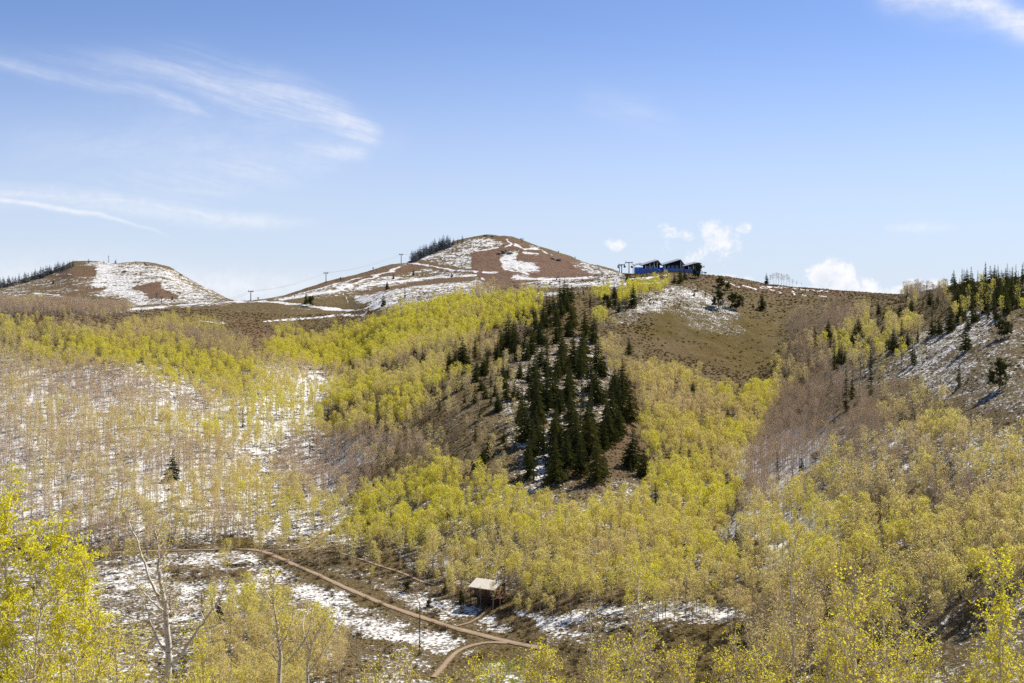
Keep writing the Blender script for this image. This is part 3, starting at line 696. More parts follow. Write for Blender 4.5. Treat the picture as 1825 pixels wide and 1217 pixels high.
def aspen(seed, leafy_, h=11., near=False):
    """-> (trunk Arr, crown Arr). One tall pale stem, short limbs, an airy crown over the upper part."""
    g = np.random.default_rng(seed); T, C = Arr(), Arr()
    n = 7; zz = np.linspace(0, h*.97, n); off = np.cumsum(g.normal(0, .10, (n, 2)), axis=0); off[0] = 0
    stem = np.column_stack([off, zz]); r0 = .115*h/11
    T.tube(stem, r0*(1-zz/h)**.8+.012, 5 if not near else 7)
    lo = g.uniform(.34, .5); nb = 22; Wd = (g.uniform(1.3, 2.1) if leafy_ > .2 else g.uniform(1.5, 2.))*h/11
    tips = []; segA, segB = [], []
    for i in range(nb):
        f = lo + (1-lo)*(i+g.uniform(0, .9))/nb*.97; z0 = f*h
        c = np.array([np.interp(z0, zz, off[:, 0]), np.interp(z0, zz, off[:, 1]), z0])
        prof = sin(pi*min(1, (f-lo)/(1-lo)*.86+.16))**.75
        L = Wd*prof*g.uniform(.65, 1.25)+.25; az = i*2.4+g.uniform(-.6, .6); up = g.uniform(.35, 1.0)
        d = np.array([cos(az), sin(az), up]); d /= np.linalg.norm(d); mid = c+d*L*.5; end = mid + unit(d+np.array([0, 0, .45]))*L*.6
        C.tube([c, mid, end], [.034, .022, .008], 3, 1)
        for k in range(7):
            t = g.uniform(.3, 1.05); p = c+(end-c)*t+g.normal(0, .05, 3); dd = unit(d*.6+g.normal(0, .6, 3)+np.array([0, 0, .55]))
            e = p+dd*g.uniform(.4, 1.05); segA.append(p); segB.append(e); tips.append(e); tips.append((p+e)/2)
    segA, segB, tips = np.array(segA), np.array(segB), np.array(tips)
    C.quads(strips(g, segA, segB, .05 if leafy_ < .2 else .04), 1)
    if leafy_ < .2:            # haze of fine bare twigs
        k = 330; i = g.integers(0, len(tips), k); p = tips[i]; e = p+unit(g.normal(0, .7, (k, 3))+np.array([0, 0, .7]))*g.uniform(.3, .8, (k, 1))
        C.quads(strips(g, p, e, .035), 1)
    else:
        k = int(620*leafy_); clump = g.random(len(tips)) < .35+.6*leafy_; tt = tips[clump]
        i = g.integers(0, len(tt), k)
        C.quads(cards(g, tt[i]+g.normal(0, .20, (k, 3)), .26), 0)
    return T, C

def spruce(seed, h=20., width=.17, tiers=26, spire=1.0, ragged=.25, blades=7, bare=.06, dense=1.0, droop=.35):
    """-> (trunk, crown) of a conifer: whorls of drooping branches, each a fan of needle sprays."""
    g = np.random.default_rng(seed); T, C = Arr(), Arr()
    lean = g.normal(0, .012, 2)*h
    T.tube([(0, 0, -.4), (lean[0]*.4, lean[1]*.4, h*.5), (lean[0], lean[1], h)], [.016*h, .010*h, .002*h], 6)
    Q = []
    for t in range(tiers):
        f = bare + (1-bare)*((t+g.uniform(-.3, .3))/tiers); f = min(max(f, bare), .985)
        prof = (1-f)**spire*(1-.35*math.exp(-((f-bare)/.08)))
        L0 = width*h*prof + .012*h; nb = max(4, int((9-4*f)*dense))
        gap = g.random() < .08
        for b in range(nb):
            if gap and g.random() < .6: continue
            az = g.uniform(0, 2*pi); L = L0*g.uniform(1-ragged, 1+ragged)
            o = np.array([lean[0]*f, lean[1]*f, f*h]); dr = np.array([cos(az), sin(az), 0]); sd = np.array([-sin(az), cos(az), 0])
            up0 = .25*(f-.45)
            for k in range(blades):
                s = (k+.6)/blades; p = o + dr*L*s + np.array([0, 0, L*(up0*s - droop*s*s*1.1 + .12*s**4)])
                wd = L*.36*(1.08-s*.75)+.10; sg = 1 if k % 2 else -1
                tip = p + sd*sg*wd*g.uniform(.5, 1.1) + dr*L*.26*g.uniform(.6, 1.2) - np.array([0, 0, wd*g.uniform(.0, .55)])
                q = L*.085+.07
                nrm = np.array([0, 0, q*g.uniform(.5, 1.3)]) + dr*q*.5
                Q.append([p-nrm, tip-nrm*.25, tip+nrm*.35, p+nrm])
    for k in range(14):        # leader
        az = g.uniform(0, 2*pi); z = h*g.uniform(.955, 1.0); p = np.array([lean[0], lean[1], z]); e = p+np.array([cos(az), sin(az), .5])*h*.016
        w = np.array([0, 0, .006*h]); Q.append([p-w, e-w*.3, e+w*.3, p+w])
    C.quads(np.array(Q)); return T, C
def pine(seed, h=11., width=.36):
    """Round headed limber pine: heavy limbs ending in tufts."""
    g = np.random.default_rng(seed); T, C = Arr(), Arr(); lean = g.normal(0, .04, 2)*h
    T.tube([(0, 0, -.4), (lean[0]*.3, lean[1]*.3, h*.35), (lean[0], lean[1], h*.9)], [.026*h, .02*h, .006*h], 6)
    P = []
    for i in range(34):
        f = g.uniform(.16, .96); az = g.uniform(0, 2*pi); L = width*h*(sin(pi*(f*.8+.14)))**.7*g.uniform(.6, 1.1)
        o = np.array([lean[0]*f, lean[1]*f, f*h*.92]); e = o+np.array([cos(az)*L, sin(az)*L, L*g.uniform(.05, .5)])
        C.tube([o, (o+e)/2+np.array([0, 0, -.05*L]), e], [.008*h, .006*h, .002*h], 4, 1)
        for k in range(4):
            P.append(o+(e-o)*g.uniform(.45, 1.05)+g.normal(0, .05*h, 3))
    P = np.array(P); k = 2800; i = g.integers(0, len(P), k); c = P[i]+g.normal(0, .028*h, (k, 3)); d = unit(g.normal(0, 1, (k, 3))+np.array([0, 0, .4]))
    C.quads(strips(g, c-d*.022*h, c+d*.04*h, .028*h)); return T, C

LIT = {}
H0 = {'fir': 20, 'spire': 18, 'thin': 18, 'pine': 11, 'frost': 16, 'bare': 11, 'half': 11, 'full': 11}
def keep(kind, T, C, tm, cm):
    """store trunk mesh, crown mesh and the two in one"""
    J = Arr(); J.V = T.V+C.V; J.Q = T.Q+[q+T.n for q in C.Q]; J.M = [np.full(len(m), 2) for m in T.M]+C.M; J.n = T.n+C.n
    LIT.setdefault(kind, []).append((T.mesh('trunk', [tm]), C.mesh('crown', cm), J.mesh('tree', list(cm)+[tm])))
for i in range(4): keep('bare', *aspen(100+i, .0, 10+i*.5), M['bark_far'], [M['leaf'], M['twig']])
for i in range(4): keep('half', *aspen(200+i, .42, 10+i*.5), M['bark_far'], [M['leaf'], M['twig']])
for i in range(4): keep('full', *aspen(300+i, 1.0, 9.5+i*.6), M['bark_far'], [M['leaf'], M['twig']])
for i in range(5): keep('fir', *spruce(400+i, 20, .20+.022*i, 25, .82+.05*i, .34), M['trunk'], [M['needles'], M['trunk']])
for i in range(3): keep('spire', *spruce(450+i, 18, .085+.01*i, 26, .8, .35, 6, .04), M['trunk'], [M['needles'], M['trunk']])
for i in range(2): keep('thin', *spruce(480+i, 18, .06, 20, .5, .6, 5, .12, .7), M['trunk'], [M['needles'], M['trunk']])
for i in range(3): keep('pine', *pine(500+i, 11, .30+.05*i), M['trunk'], [M['needles'], M['trunk']])
for i in range(3): keep('frost', *spruce(550+i, 16, .19+.03*i, 20, .8, .35, 6, .06), M['trunk'], [M['frost'], M['trunk']])

SPRUCE = []        # every spruce asked for: the 298 that show largest stand alone, the rest make one distant mass
def tree(name, kind, v, loc, s, rz, label, cat, group, tint_=.5, parts=True, lone=None):
    if name == 'spruce_tree':
        px = H0[kind]*s/loc[1]*F
        SPRUCE.append(dict(kind=kind, v=v, loc=loc, s=s, rz=rz, label=label, cat=cat, group=group, parts=parts, lone=lone, size=px*(1.5 if lone else 1.)))
    else: tree_now(name, kind, v, loc, s, rz, label, cat, group, tint_, parts)
def tree_now(name, kind, v, loc, s, rz, label, cat, group, tint_=.5, parts=True):
    tm, cm, jm = LIT[kind][v % len(LIT[kind])]
    if parts:
        r = empty(name, loc, rz, s)
        t = link('trunk', tm, r); c = link('crown', cm, r); c['tint'] = float(tint_)
    else:
        r = link(name, jm, None, loc); r.scale = (s,)*3; r.rotation_euler = (0, 0, rz); r['tint'] = float(tint_)
    tag(r, label, cat, group); return r

# ------------------------------------------------------------------ conifers, one by one: (column, row of the foot, height in photo pixels, kind)
def ordinal(k): return ['first','second','third','fourth','fifth','sixth','seventh','eighth','ninth','tenth','eleventh','twelfth','thirteenth','fourteenth','fifteenth'][k]
KINDWORD = {'fir': 'dark spruce', 'spire': 'narrow dark spruce', 'thin': 'thin ragged spruce', 'pine': 'round-headed dark pine', 'frost': 'frosted grey spruce'}
CLUSTERS = [
 ('on the snowy bench below the peak', 'lone conifers on the bench below the peak', [(546,541,20,'fir'),(554,545,18,'pine'),(683,546,22,'fir'),(690,516,16,'fir'),(722,530,20,'spire'),(701,498,10,'fir'),(737,491,11,'fir'),(805,494,9,'fir')]),
 ('on the left bench above green aspens', 'small conifers on the left bench', [(167,552,14,'fir'),(195,547,20,'spire'),(260,572,12,'fir'),(307,535,8,'fir'),(95,506,8,'fir')]),
 ('in green aspens left of the stand', 'conifers among the aspens on the upper spur', [(625,660,20,'spire'),(655,647,18,'spire'),(684,655,18,'fir'),(702,655,12,'spire'),(738,637,16,'fir'),(753,650,26,'fir'),(735,712,15,'fir'),(769,700,18,'spire'),(788,698,26,'spire')]),
 ('on the spur just left of the dark stand', 'conifers at the left edge of the stand', [(801,655,30,'fir'),(814,640,22,'fir'),(824,648,44,'fir'),(847,637,38,'spire'),(850,660,18,'fir'),(870,640,22,'spire'),(888,642,40,'fir'),(906,624,58,'fir'),(865,668,22,'fir'),(875,690,28,'spire'),(897,678,28,'fir'),(903,712,32,'fir')]),
 ('on the brushy slope left of the stand', 'conifers on the brushy spur slope', [(783,733,28,'spire'),(766,756,20,'spire'),(828,718,15,'fir'),(857,750,26,'fir'),(847,787,34,'spire'),(888,732,32,'fir'),(898,789,20,'fir'),(839,843,28,'spire'),(861,827,34,'fir'),(871,817,38,'fir'),(674,753,18,'spire'),(585,748,30,'thin'),(599,741,20,'spire')]),
 ('in the cluster at the top of the stand', 'tall spruces crowning the stand', [(974,545,24,'spire'),(986,550,34,'spire'),(998,540,42,'spire'),(1006,545,46,'fir'),(1012,538,36,'spire'),(1018,539,30,'fir'),(1031,525,15,'spire'),(1040,525,13,'spire'),(980,562,34,'fir'),(1000,565,36,'fir'),(1052,547,24,'spire')]),
 ('in yellow aspens below the lodge', 'conifers below the ridge-top lodge', [(1081,551,24,'pine'),(1095,531,24,'fir'),(1096,544,20,'fir'),(1103,557,20,'fir'),(1115,555,22,'spire'),(1129,547,40,'fir'),(1118,501,14,'fir')]),
 ('on the snowy knob beside the lodge', 'conifers on the knob beside the lodge', [(1202,504,14,'fir'),(1212,505,28,'fir'),(1220,499,22,'fir'),(1245,495,24,'pine'),(1243,520,12,'spire'),(1257,530,17,'spire'),(1285,513,20,'pine'),(1296,517,14,'pine'),(1281,549,30,'pine'),(1312,553,32,'pine'),(1358,553,32,'fir'),(1366,507,19,'fir'),(1237,527,9,'fir'),(1342,548,8,'fir')]),
 ('in the bowl right of the stand', 'conifers in the bowl', [(1121,631,27,'fir'),(1208,694,28,'thin'),(1235,704,24,'fir'),(1318,712,28,'fir'),(1297,760,30,'fir'),(1212,820,24,'fir'),(1169,900,36,'spire'),(1312,963,30,'spire'),(1306,742,16,'thin')]),
 ('at the foot of the dark stand', 'conifers at the foot of the stand', [(1124,842,26,'spire'),(1147,851,50,'fir'),(1127,834,66,'fir'),(1063,862,78,'fir'),(990,862,72,'fir'),(1104,778,50,'fir'),(925,864,28,'fir'),(951,861,26,'spire'),(1008,858,26,'spire'),(1076,850,44,'fir')]),
 ('on the slope across the upper right bowl', 'conifers across the upper right bowl', [(1566,560,20,'fir'),(1565,583,20,'spire'),(1551,578,18,'thin'),(1576,569,13,'fir'),(1604,564,20,'fir'),(1625,563,28,'fir'),(1639,568,22,'spire'),(1617,536,17,'fir'),(1651,527,22,'spire'),(1657,544,24,'fir'),(1663,552,13,'spire'),(1645,546,18,'spire')]),
 ('in the green aspens of the right slope', 'conifers in the green aspens at right', [(1523,612,30,'fir'),(1530,606,38,'fir'),(1476,604,30,'fir'),(1500,600,16,'spire'),(1452,602,16,'fir'),(1453,627,22,'spire'),(1480,627,20,'spire'),(1547,630,26,'fir'),(1583,622,38,'spire'),(1592,625,32,'fir'),(1607,614,35,'spire'),(1617,617,22,'fir'),(1636,610,28,'spire'),(1573,597,16,'fir')]),
 ('among the brown bare aspens at right', 'conifers among the bare aspens at right', [(1488,655,44,'spire'),(1495,658,42,'spire'),(1500,650,34,'fir'),(1508,730,64,'spire'),(1519,712,42,'spire'),(1481,698,22,'fir'),(1553,702,64,'spire'),(1553,656,30,'spire'),(1533,673,30,'thin'),(1626,648,36,'spire'),(1630,652,32,'spire'),(1606,660,28,'thin'),(1396,674,12,'fir')]),
 ('alone on the snowy slope at far right', 'lone conifers on the right sagebrush slope', [(1662,598,32,'fir'),(1667,594,26,'spire'),(1674,594,27,'fir'),(1694,590,38,'fir'),(1722,625,40,'fir'),(1709,688,42,'spire'),(1782,692,48,'pine'),(1790,602,34,'pine'),(1725,588,22,'fir'),(1776,570,20,'fir')]),
 ('in the lower right aspen woods', 'conifers in the lower right woods', [(1429,852,42,'spire'),(1387,865,48,'thin'),(1453,822,18,'pine'),(1569,926,52,'thin'),(1630,752,20,'thin'),(1583,928,30,'thin')]),
 ('in the leafless aspens of the left slope', 'conifers on the left slope', [(433,762,32,'spire'),(307,857,50,'fir'),(552,812,26,'thin'),(825,890,24,'thin'),(135,912,14,'pine')]),
 ('in the valley near the road and cabin', 'small conifers in the valley', [(359,1097,38,'spire'),(390,1108,40,'fir'),(793,1061,30,'spire'),(822,1077,30,'fir'),(764,1082,14,'pine'),(724,1054,18,'pine')]),
]
def foot_scale(p, hp, h0): return (hp/F*p[1])/h0
CONI, CPX = [], []
def which(kd, where, i, n):
    if n == 1: return 'the only %s %s' % (KINDWORD[kd], where)
    if n == 2: return '%s %s, %s of the two' % (KINDWORD[kd], where, 'left' if i == 0 else 'right')
    return '%s %s, %s from left' % (KINDWORD[kd], where, ordinal(i))
for where, group, lst in CLUSTERS:
    for k_ in sorted(set(c[3] for c in lst)):
        sub = sorted([c for c in lst if c[3] == k_])
        for i, (px, py, hp, kd) in enumerate(sub):
            hp = hp*(1.18 if px > 1370 and kd != 'pine' else 1.06); p = hit(px, py); s = foot_scale(p, hp, H0[kd]*(.97 if kd != 'pine' else .98)); CPX.append((px, py, hp, p[1]))
            lb = which(kd, where, i, len(sub)) if kd == 'pine' else None
            tree('pine_tree' if kd == 'pine' else 'spruce_tree', kd, random.randrange(9), (p[0], p[1], p[2]-.2), s, random.uniform(0, 6.28), lb, 'conifer', group, parts=hp > 24, lone=(px, where))
            CONI.append((p[0], p[1], s))
def fill(poly, n, sep, kinds, hpx, name, label, cat, group, parts, y1=2600, taken=None):
    P = np.array(poly, float); got = []; tries = 0; taken = taken if taken is not None else []
    while len(got) < n and tries < 9000:
        tries += 1
        px = random.uniform(P[:, 0].min(), P[:, 0].max()); py = random.uniform(P[:, 1].min(), P[:, 1].max())
        ins = False
        for i in range(len(P)):
            ax, ay = P[i]; bx, by = P[(i+1) % len(P)]
            if (ay > py) != (by > py) and px < (bx-ax)*(py-ay)/(by-ay)+ax: ins = not ins
        if not ins: continue
        if any(abs(px-q[0]) < sep and abs(py-q[1]) < sep*.55 for q in taken): continue
        p = hit(px, py, y1=y1); kd = random.choice(kinds); hp = hpx(px, py)*random.uniform(.7, 1.22)
        got.append((px, py)); taken.append((px, py))
        tree(name, kd, random.randrange(9), (p[0], p[1], p[2]-.3), foot_scale(p, hp, H0[kd]), random.uniform(0, 6.28), label, cat, group, parts=parts)
        CONI.append((p[0], p[1], .8))
    return got
random.seed(4)
fill([(955,570),(1000,545),(1050,560),(1062,610),(1078,640),(1098,690),(1128,735),(1130,765),(1100,775),(1092,800),(1060,815),(1040,850),(1000,838),(962,858),(925,845),(930,790),(925,760),(945,700),(950,650),(915,640),(895,612),(900,590)],
     92, 17, ['fir','fir','fir','fir','spire'], lambda px, py: 38+(py-560)*.15, 'spruce_tree', 'dark spruce packed in the dense central conifer stand', 'conifer', 'spruces of the dense central stand', True)
fill([(898,612),(950,575),(965,600),(960,700),(925,760),(912,700),(935,650)], 16, 15, ['fir','fir','spire'], lambda px, py: 42, 'spruce_tree', 'dark spruce packed in the dense central conifer stand', 'conifer', 'spruces of the dense central stand', True)
fill([(800,665),(900,610),(935,640),(930,720),(900,740),(830,720)], 24, 15, ['fir','spire','fir'], lambda px, py: 32, 'spruce_tree', 'dark spruce scattered over the slope left of the dense conifer stand', 'conifer', 'spruces scattered left of the stand', True)
fill([(1700,578),(1690,550),(1712,528),(1740,515),(1790,512),(1825,520),(1825,548),(1790,562),(1765,572),(1740,575)], 62, 7, ['spire','fir','spire'], lambda px, py: 42, 'spruce_tree',
     'green spruce in the thick grove at the right end of the ridge', 'conifer', 'spruces of the right ridge grove', False)
fill([(1655,535),(1700,516),(1760,503),(1825,500),(1825,510),(1760,512),(1700,525),(1660,545)], 26, 7, ['spire','spire','thin','fir'], lambda px, py: 34, 'spruce_tree',
     'slender spruce standing against the sky on the right ridge', 'conifer', 'skyline spruces of the right ridge', False)
_t = []
for line, n, hpx, label, group in (([(-10,513),(20,506),(50,499),(75,492),(92,486)], 26, 18, 'frosted grey spruce in the row climbing the left hill skyline', 'frosted spruces on the left hill'),
                     ([(98,484),(110,480),(130,473)], 9, 16, 'frosted grey spruce in the clump near the left hill top', 'frosted spruces near the left hill top'),
                     ([(734,466),(748,458),(765,451),(785,443),(802,438)], 32, 21, 'frosted grey spruce in the row below the peak summit', 'frosted spruces below the peak')):
    L = np.array(line, float)
    for k in range(n):
        t = (k+random.uniform(-.3, .3))/(n-1)*(len(L)-1); t = min(max(t, 0), len(L)-1.001); i = int(t)
        px, py = L[i]+(L[i+1]-L[i])*(t-i); p = hit(px, py+random.uniform(1.0, 4), y0=1000); hp = hpx*random.uniform(.75, 1.2)
        tree('spruce_tree', 'frost', random.randrange(9), (p[0], p[1], p[2]-.5), foot_scale(p, hp, 16), random.uniform(0, 6.28), label, 'conifer', group, parts=False)
for px, py, hp, label in ((158,467,8,'tiny frosted spruce alone on the left hill top'),(185,468,6,'tiny frosted spruce left of the hilltop mast'),(206,469,9,'small frosted spruce right of the hilltop mast'),
                          (258,470,5,'small dark shrub-like spruce on the right shoulder of the left hill'),(808,436,14,'bushy frosted spruce nearest below the peak summit'),(816,433,11,'short frosted spruce just under the peak summit'),(824,431,14,'thin frosted spruce highest on the peak'),
                          (806,448,8,'lone spruce below the frosted row on the peak')):
    p = hit(px, py+1, y0=1000); tree('spruce_tree', 'frost', random.randrange(9), (p[0], p[1], p[2]-.4), foot_scale(p, hp, 16), 1., label, 'conifer', 'single frosted spruces on the far hills', parts=False)

SPRUCE.sort(key=lambda q: -q['size'])
for q in SPRUCE[:298]:
    if q['label'] is None:
        mates = sorted([o for o in SPRUCE[:298] if o['lone'] and o['lone'][1] == q['lone'][1] and o['kind'] == q['kind']], key=lambda o: o['lone'][0])
        q['label'] = which(q['kind'], q['lone'][1], [m is q for m in mates].index(True), len(mates))
    tree_now('spruce_tree', q['kind'], q['v'], q['loc'], q['s'], q['rz'], q['label'], q['cat'], q['group'], .5, q['parts'])

# ------------------------------------------------------------------ aspens: the nearest as trees of their own, the far woods as one mass
def aspen_points():
    out = []
    for y0, y1, st in ((238, 700, 3.15), (700, 1200, 3.35), (1200, 1480, 4.6)):
        ys = np.arange(y0, y1, st); 
        for y in ys:
            hw = 960/F*y; xs = np.arange(-hw, hw, st); yy = y+RNG.uniform(-.5, .5, len(xs))*st; xs = xs+RNG.uniform(-.5, .5, len(xs))*st
            out.append(np.column_stack([xs, yy]))
    P = np.concatenate(out); z = gz(P[:, 0], P[:, 1]); px, py = proj(P[:, 0], P[:, 1], z+7)
    bx, by = proj(P[:, 0], P[:, 1], z)
    jx = fbm(P[:, 0]/14, P[:, 1]/14)*16; jy = fbm(P[:, 0]/14+50, P[:, 1]/14)*10
    far = P[:, 1] > 1150; jx[far] *= .3; jy[far] *= .2
    d = dens.get(px+jx, py+jy); cl = fbm(P[:, 0]/9.+3, P[:, 1]/9.+8, 3)
    d = d*np.clip(1.1+cl*2.2*(1-d*.3), .1, 1.6)
    ok = (RNG.random(len(P)) < d*.82) & (hidden(P[:, 0], P[:, 1], z) < 3+8*(P[:, 1] < 700)) & (road_dist(P[:, 0], P[:, 1]) > 1.8)
    ok &= (px > -40) & (px < 1865)
    cl2 = fbm(P[:, 0]/55.+2, P[:, 1]/55.+6, 2)
    l0 = leaf.get(px+jx, py+jy); lk = .12+np.clip(l0*(1-l0)*4, 0, 1)*.95
    lf = leaf.get(px+jx, py+jy) + fbm(P[:, 0]/22.+9, P[:, 1]/22., 3)*.6*lk + cl2*.8*lk + RNG.normal(0, .13, len(P))*lk
    lf = np.where(far, leaf.get(px+jx, py+jy), lf)
    tn = tint.get(px+jx, py+jy) + fbm(P[:, 0]/30.+1, P[:, 1]/30.+4, 3)*.45 + cl2*.5 + RNG.normal(0, .12, len(P))
    P = np.column_stack([P, z, bx, by, lf, tn])[ok]
    if len(CONI):        # leave room for the conifers
        K = np.array(CONI); keepm = np.ones(len(P), bool)
        for x, y, s in K:
            keepm &= np.hypot(P[:, 0]-x, P[:, 1]-y) > 2.6*s+.3
        for px_, py_, hp_, y_ in CPX:      # gaps in front of the conifers that show
            keepm &= ~((np.abs(P[:, 3]-px_) < hp_*.17+4) & (P[:, 1] < y_) & (P[:, 4] < py_+34*500/y_) & (RNG.random(len(P)) < .85))
        P = P[keepm]
    c = np.array(CABIN); P = P[(np.abs(P[:, 0]-c[0]) > 7.5) | (np.abs(P[:, 1]-c[1]+2) > 8.5)]
    P = P[~((P[:, 3] > 838) & (P[:, 3] < 915) & (P[:, 1] < c[1]) & (P[:, 1] > c[1]-40))]
    return P
CABIN = hit(872, 1077); LODGE_Y = 1046
AP = aspen_points()
print('aspens', len(AP))
def clsf(l): return 'bare' if l < .22 else ('half' if l < .62 else 'full')
AP = AP[np.argsort(AP[:, 1])]
NEAR = 270
def place_near():
    lab = {'bare': 'leafless', 'half': 'half-leafed', 'full': 'fully leafed yellow-green'}
    for k, r in enumerate(AP[:NEAR]):
        kd = clsf(r[5]); h = random.uniform(8.2, 12.5)
        where = ('in the grove at lower left below the meadow' if r[3] < 640 else 'on the valley floor around the cabin' if r[3] < 960 and r[4] < 1100 else 'along the foot of the slope right of the cabin' if r[3] < 1345 else 'in the lower right woods')
        tree('aspen_tree', kd, random.randrange(9), (r[0], r[1], r[2]-.1), h/11, random.uniform(0, 6.28), '%s aspen %s' % (lab[kd], where), 'aspen', '%s aspens %s' % (lab[kd], where), min(max(r[6], 0), 1))
place_near()
for i, (px, py, hp, kd, lb) in enumerate(((856,1084,42,'half','slim half-leafed aspen in front of the left corner of the cabin'),(878,1087,50,'half','slim half-leafed aspen before the middle of the cabin'),(891,1086,46,'half','slim half-leafed aspen before the right corner of the cabin'),
        (938,1078,82,'bare','tall rounded bare tan aspen just right of the cabin'),(958,1072,60,'half','thin aspen second to the right of the cabin'),(828,1078,44,'half','small aspen left of the cabin'),(916,1066,50,'bare','bare aspen close behind the right side of the cabin'))):
    p = hit(px, py); tree('aspen_tree', kd, i, (p[0], p[1], p[2]-.1), foot_scale(p, hp, 11), i*1.3, lb, 'aspen', 'aspens beside the cabin', .25)
for i, (px, hp) in enumerate(((1373,19),(1378,21),(1383,22),(1388,21),(1393,23),(1397,20),(1402,21),(1407,17),(1413,15),(1420,12),(1428,9))):
    p = hit(px, 507.5+(px-1373)*.075); tree('aspen_tree', 'bare', i, (p[0], p[1], p[2]-.3), foot_scale(p, hp, 11), i*1.7, 'leafless tree in the row standing alone on the bare skyline right of the lodge', 'aspen', 'bare trees on the skyline', .1, parts=False)
def instanced(name, pts, protos, variant, scale, rot, tint_, label, cat, group=None):
    """One object: points that carry a mesh each (geometry nodes)."""
    pc = bpy.data.collections.new(name+'_kinds')
    for i, me in enumerate(protos):
        o = bpy.data.objects.new('%s_kind' % name, me); o.name = 'k%02d_%s' % (i, name); pc.objects.link(o)
    me = bpy.data.meshes.new(name); me.vertices.add(len(pts)); me.vertices.foreach_set('co', np.asarray(pts, np.float32).ravel())
    for nm, ty, v in (('variant', 'INT', variant), ('scl', 'FLOAT', scale), ('tint', 'FLOAT', tint_)):
        a = me.attributes.new(nm, ty, 'POINT'); a.data.foreach_set('value', np.asarray(v, np.int32 if ty == 'INT' else np.float32))
    a = me.attributes.new('rot', 'FLOAT_VECTOR', 'POINT'); a.data.foreach_set('vector', np.asarray(rot, np.float32).ravel())
    me.update(); o = link(name, me)
    ng = bpy.data.node_groups.new(name+'_scatter', 'GeometryNodeTree'); ng.is_modifier = True
    ng.interface.new_socket('Geometry', in_out='INPUT', socket_type='NodeSocketGeometry'); ng.interface.new_socket('Geometry', in_out='OUTPUT', socket_type='NodeSocketGeometry')
    gi = ng.nodes.new('NodeGroupInput'); go = ng.nodes.new('NodeGroupOutput'); ip = ng.nodes.new('GeometryNodeInstanceOnPoints'); ci = ng.nodes.new('GeometryNodeCollectionInfo')
    ci.inputs['Collection'].default_value = pc; ci.inputs['Separate Children'].default_value = True; ci.inputs['Reset Children'].default_value = True
    def attr(nm, ty):
        a = ng.nodes.new('GeometryNodeInputNamedAttribute'); a.data_type = ty; a.inputs['Name'].default_value = nm; return a.outputs['Attribute']
    mp = ng.nodes.new('GeometryNodeMeshToPoints')
    ng.links.new(gi.outputs[0], mp.inputs[0]); ng.links.new(mp.outputs[0], ip.inputs['Points']); ng.links.new(ci.outputs[0], ip.inputs['Instance'])
    ip.inputs['Pick Instance'].default_value = True
    ng.links.new(attr('variant', 'INT'), ip.inputs['Instance Index']); ng.links.new(attr('rot', 'FLOAT_VECTOR'), ip.inputs['Rotation']); ng.links.new(attr('scl', 'FLOAT'), ip.inputs['Scale'])
    ng.links.new(ip.outputs[0], go.inputs[0])
    md = o.modifiers.new('scatter', 'NODES'); md.node_group = ng
    tag(o, label, cat, group, 'stuff'); return o
def far_woods():
    A = AP[NEAR:]; n = len(A); kinds = ['bare', 'half', 'full']; protos = [t[2] for k in kinds for t in LIT[k]]
    nv = len(LIT['bare']); v = np.where(A[:, 5] < .22, 0, np.where(A[:, 5] < .62, 1, 2))*nv + RNG.integers(0, nv, n)
    s = RNG.uniform(.5, 1.15, n)+(RNG.random(n) < .06)*.25; s = np.where(A[:, 1] > 1200, s*.62, np.where(A[:, 1] > 930, s*.66, s))
    rot = np.column_stack([RNG.normal(0, .03, n), RNG.normal(0, .03, n), RNG.uniform(0, 6.28, n)])
    instanced('aspen_woods', A[:, :3], protos, v, s, rot, np.clip(A[:, 6], 0, 1), 'aspen woods over the slopes, yellow-green, tan and bare stands', 'woods')
far_woods()
def far_spruces():
    Q = SPRUCE[298:]; kinds = ['fir', 'spire', 'thin', 'frost']; protos = []; st = {}
    for k in kinds: st[k] = len(protos); protos += [t[2] for t in LIT[k]]
    instanced('spruce_woods', [q['loc'] for q in Q], protos, [st[q['kind']]+q['v'] % len(LIT[q['kind']]) for q in Q], [q['s'] for q in Q], [(0, 0, q['rz']) for q in Q], [.5]*len(Q),
              'distant rows of tiny spruces along the far hills and ridges', 'woods')
far_spruces()
